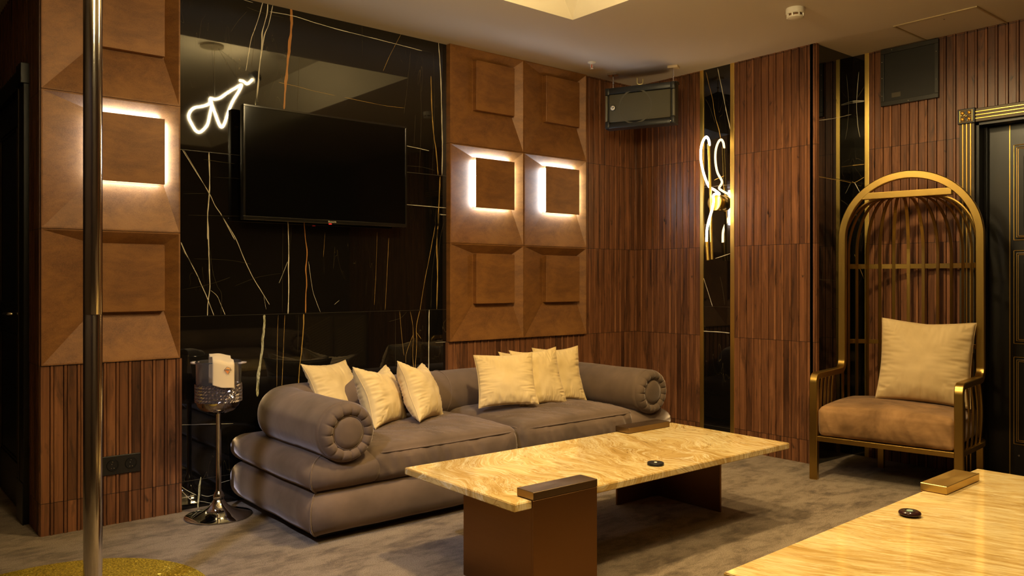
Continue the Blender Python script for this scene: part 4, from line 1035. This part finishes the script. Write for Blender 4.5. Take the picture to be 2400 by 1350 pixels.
# ---------------------------------------------------------------- birdcage armchair
def armchair():
    L0 = Vector((4.645, 2.648, 0)); w = Vector((.174, -.985, 0)).normalized(); b = Vector((.985, .174, 0)).normalized()
    ang = math.atan2(w.y, w.x); t = thing('armchair', 'tall brass birdcage armchair with a brown suede seat in the corner', 'armchair', L0, ang)
    # local: x = w (to the viewer's right), y = b (away from viewer)
    Z = Vector((0, 0, 1)); X = Vector((1, 0, 0)); Y = Vector((0, 1, 0)); Wc = .40
    bd = .50; arch_w = .402; zs = 1.492; xo = .012; za = .635
    def sec(a, c, r=.004): return [(-a + r, -c), (a - r, -c), (a, -c + r), (a, c - r), (a - r, c), (-a + r, c), (-a, c - r), (-a, -c + r)]
    fr = []
    def side(s_, up=True):
        x = Wc + s_ * .0; pts = []
        xl = lambda q: Wc + s_ * (.40 + (.404 - .40) * q / bd) + xo * q / bd
        rc = .045
        pts.append((Vector((xl(0), 0, 0)), X, Y)); pts.append((Vector((xl(0), 0, za - rc)), X, Y))
        for k in range(1, 7):
            a = k / 6 * PI / 2; pts.append((Vector((xl(0), rc - rc * math.cos(a), za - rc + rc * math.sin(a))), X, Y * math.cos(a) + Z * -math.sin(a)))
        rb = .07
        pts.append((Vector((xl(bd), bd - rb, za)), X, -Z))
        for k in range(1, 9):
            a = k / 8 * PI / 2; pts.append((Vector((xl(bd), bd - rb + rb * math.sin(a), za + rb - rb * math.cos(a))), X, -Z * math.cos(a) + Y * math.sin(a)))
        return pts
    Lp = side(-1); fr = list(Lp); n = 40
    # arch: axis1 rotates in the arch plane
    for k in range(n + 1):
        a = PI - PI * k / n
        fr.append((Vector((Wc + xo + arch_w * math.cos(a), bd, zs + arch_w * math.sin(a))), Vector((-math.cos(a), 0, -math.sin(a))), Y))
    Rp = side(1)[::-1]
    fr += [(p, -a1, a2) for p, a1, a2 in Rp]
    m = MB(); m.sweep(fr, sec(.0235, .019)); m.build('main_frame', BRASS, t, auto=35)
    # chord bar under the top of the arch
    zb = 1.772; hc = math.sqrt((arch_w - .018) ** 2 - (zb - zs) ** 2)
    m = MB(); m.rbox((Wc - hc, bd - .018, zb - .021), (Wc + hc, bd + .022, zb + .021), .003); m.build('top_bar', BRASS, t)
    # plan curve of the cage behind the arch
    cage_d = .235; cw = .415
    def plan(a, wv=cw, dp=cage_d): return Vector((Wc - wv * math.cos(a), bd + .01 + dp * math.sin(a) ** .9, 0))
    def ringpath(z, wv=cw, dp=cage_d, n=40, a0=.0, a1=PI): return [plan(a0 + (a1 - a0) * k / n, wv, dp) + Z * z for k in range(n + 1)]
    def flatring(path, hw, ht, name, mat=BRASS):
        f = []
        for i, p in enumerate(path):
            tt = (path[min(len(path) - 1, i + 1)] - path[max(0, i - 1)]).normalized(); f.append((p, Vector((tt.y, -tt.x, 0)), Z))
        m = MB(); m.sweep(f, sec(ht, hw, .001)); return m.build(name, mat, t, auto=35)
    flatring(ringpath(1.318), .016, .005, 'cage_ring'); flatring(ringpath(.815), .014, .005, 'cage_ring')
    nr = 14
    for k in range(nr):
        a = PI * (k + .55) / (nr + .1); base = plan(a, cw - .008, cage_d - .008); top = Vector((Wc + (base.x - Wc) * .42, bd + .03, zb - .015))
        pts = []; z1 = 1.40; N = 18
        dirv = Vector((base.x - top.x, base.y - top.y, 0))
        for j in range(N + 1):
            q = j / N * PI / 2; pts.append(Vector((top.x, top.y, 0)) + dirv * math.sin(q) + Z * (z1 + (zb - .02 - z1) * math.cos(q)))
        pts.append(Vector((base.x, base.y, .262)))
        out = (base - Vector((Wc, bd - .06, 0))).normalized(); out.z = 0; tang = Vector((-out.y, out.x, 0)).normalized()
        f = []
        for i, p in enumerate(pts):
            tt = (pts[min(len(pts) - 1, i + 1)] - pts[max(0, i - 1)]).normalized(); f.append((p, tang, tt.cross(tang).normalized()))
        m = MB(); m.sweep(f, [(-.0095, -.004), (.0095, -.004), (.0095, .004), (-.0095, .004)]); m.build('cage_rib', BRASS, t)
    # seat frame
    m = MB(); zf0, zf1 = .238, .268
    m.rbox((.018, -.012, zf0), (.782, .018, zf1), .002); m.build('front_rail', BRASS, t)
    path = [Vector((.0, .02, .253))] + [Vector((Wc - .435 * math.cos(a), .44 + .325 * math.sin(a) ** .9, .253)) for a in [PI * k / 36 for k in range(37)]] + [Vector((.8, .02, .253))]
    flatring(smoothpath(path, 1), .014, .011, 'seat_rail')
    m = MB(); m.add([(p.x, p.y, .262) for p in path], [tuple(range(len(path)))]); m.build('seat_deck', BLACKL, t, fix=False)
    # side slats under the arms
    for s_ in (-1, 1):
        for k in range(5):
            y = .075 + k * .088; x = Wc + s_ * (.400 + .006 * k)
            m = MB(); f = [(Vector((x + s_ * .012 * math.sin(j / 8 * PI), y, .262 + (za - .018 - .262) * j / 8)), X, Y) for j in range(9)]
            m.sweep(f, [(-.004, -.011), (.004, -.011), (.004, .011), (-.004, .011)]); m.build('arm_slat', BRASS, t)
    for x, y in ((.23, .58), (.795, .60)):
        m = MB(); m.rbox((x - .018, y - .018, 0), (x + .018, y + .018, .245), .002); m.build('rear_leg', BRASS, t)
    # seat cushion
    me = cushion_box(.758, .64, .175, .040, 11, 60, .032, .0025)
    c = link('seat_cushion', me, SUEDE, t, True); c.location = (Wc, .312, .270)
    return t, L0, w, b
AC, L0, Wv, Bv = armchair()
cc = L0 + Wv * .535 + Bv * .385
pillow('cushion', (cc.x, cc.y, .728), (-Bv.x, -Bv.y), .53, .16, .03, 21, 'large sand-coloured cushion leaning in the birdcage armchair', CREAM2, None, th=.22, asp=.96, chop=.012, pin_=.055)

# ---------------------------------------------------------------- pole and round mat
t = thing('dance_pole', 'polished vertical steel pole on the left, from mat to ceiling', 'pole', (.695, 3.115, 0))
m = MB(); m.lathe([(0, .004), (.0305, .004), (.0305, 1.10), (.0300, 1.102), (.0300, 1.106), (.0305, 1.108), (.0305, 2.8)], n=48); m.build('tube', POLE, t, auto=30)
m = MB(); m.lathe([(.031, .055), (.06, .050), (.085, .020), (.088, .004)], n=40); m.build('base_flange', POLE, t, auto=40)
def sequin():
    m = NT('gold_sequins'); c = m.coord(); v = m.n('ShaderNodeTexVoronoi'); v.inputs['Scale'].default_value = 150; m.l(c, v.inputs['Vector'])
    sp = m.n('ShaderNodeSeparateColor'); m.l(v.outputs['Color'], sp.inputs[0])
    base = m.ramp(v.outputs['Distance'], [(.25, (.85, .62, .06)), (.6, (.36, .24, .02))])
    m.col(base).set(metal=.55, rough=.4); m.rampf(sp.outputs[1], .12, .6)
    n = m.n('ShaderNodeNormalMap') if False else None
    vm = m.n('ShaderNodeVectorMath', operation='SUBTRACT'); m.l(v.outputs['Color'], vm.inputs[0]); vm.inputs[1].default_value = (.5, .5, .5)
    vs = m.n('ShaderNodeVectorMath', operation='SCALE'); m.l(vm.outputs[0], vs.inputs[0]); vs.inputs['Scale'].default_value = .55
    ge = m.n('ShaderNodeNewGeometry'); va = m.n('ShaderNodeVectorMath', operation='ADD'); m.l(ge.outputs['Normal'], va.inputs[0]); m.l(vs.outputs[0], va.inputs[1])
    vn = m.n('ShaderNodeVectorMath', operation='NORMALIZE'); m.l(va.outputs[0], vn.inputs[0]); m.l(vn.outputs[0], m.b.inputs['Normal'])
    return m.mat
m = MB(); m.lathe([(0, .004), (.540, .004), (.545, .001)], (0, 0), 96); o = m.build('round_mat', sequin()); o.location = (.638, 3.415, 0)
tag(o, 'round gold sequinned mat on the carpet at the foot of the pole', 'mat')

# ---------------------------------------------------------------- cabinet opposite, seen only mirrored in the marble
t = thing('sideboard', 'dark lattice-door sideboard, seen only mirrored in the black marble', 'cabinet', (4.47, -1.10, 0))
m = MB(); m.rbox((0, 0, .0), (1.01, .40, .80), .004); m.build('body', simple('sideboard_dark', (.12, .085, .045), .4), t)
for k in range(2):
    m = MB(); m.rbox((.03 + k * .485, .40, .09), (.50 + k * .485, .418, .76), .003)
    d = m.build('door', simple('sideboard_door', (.20, .14, .075), .4), t)
    m = MB()
    for j in range(14): m.tube([(.07 + k * .485, .421, .12 + j * .035), (.46 + k * .485, .421, .30 + j * .035)], .004, 5)
    m.build('lattice', simple('lattice_gold', (.42, .30, .14), .4), d)
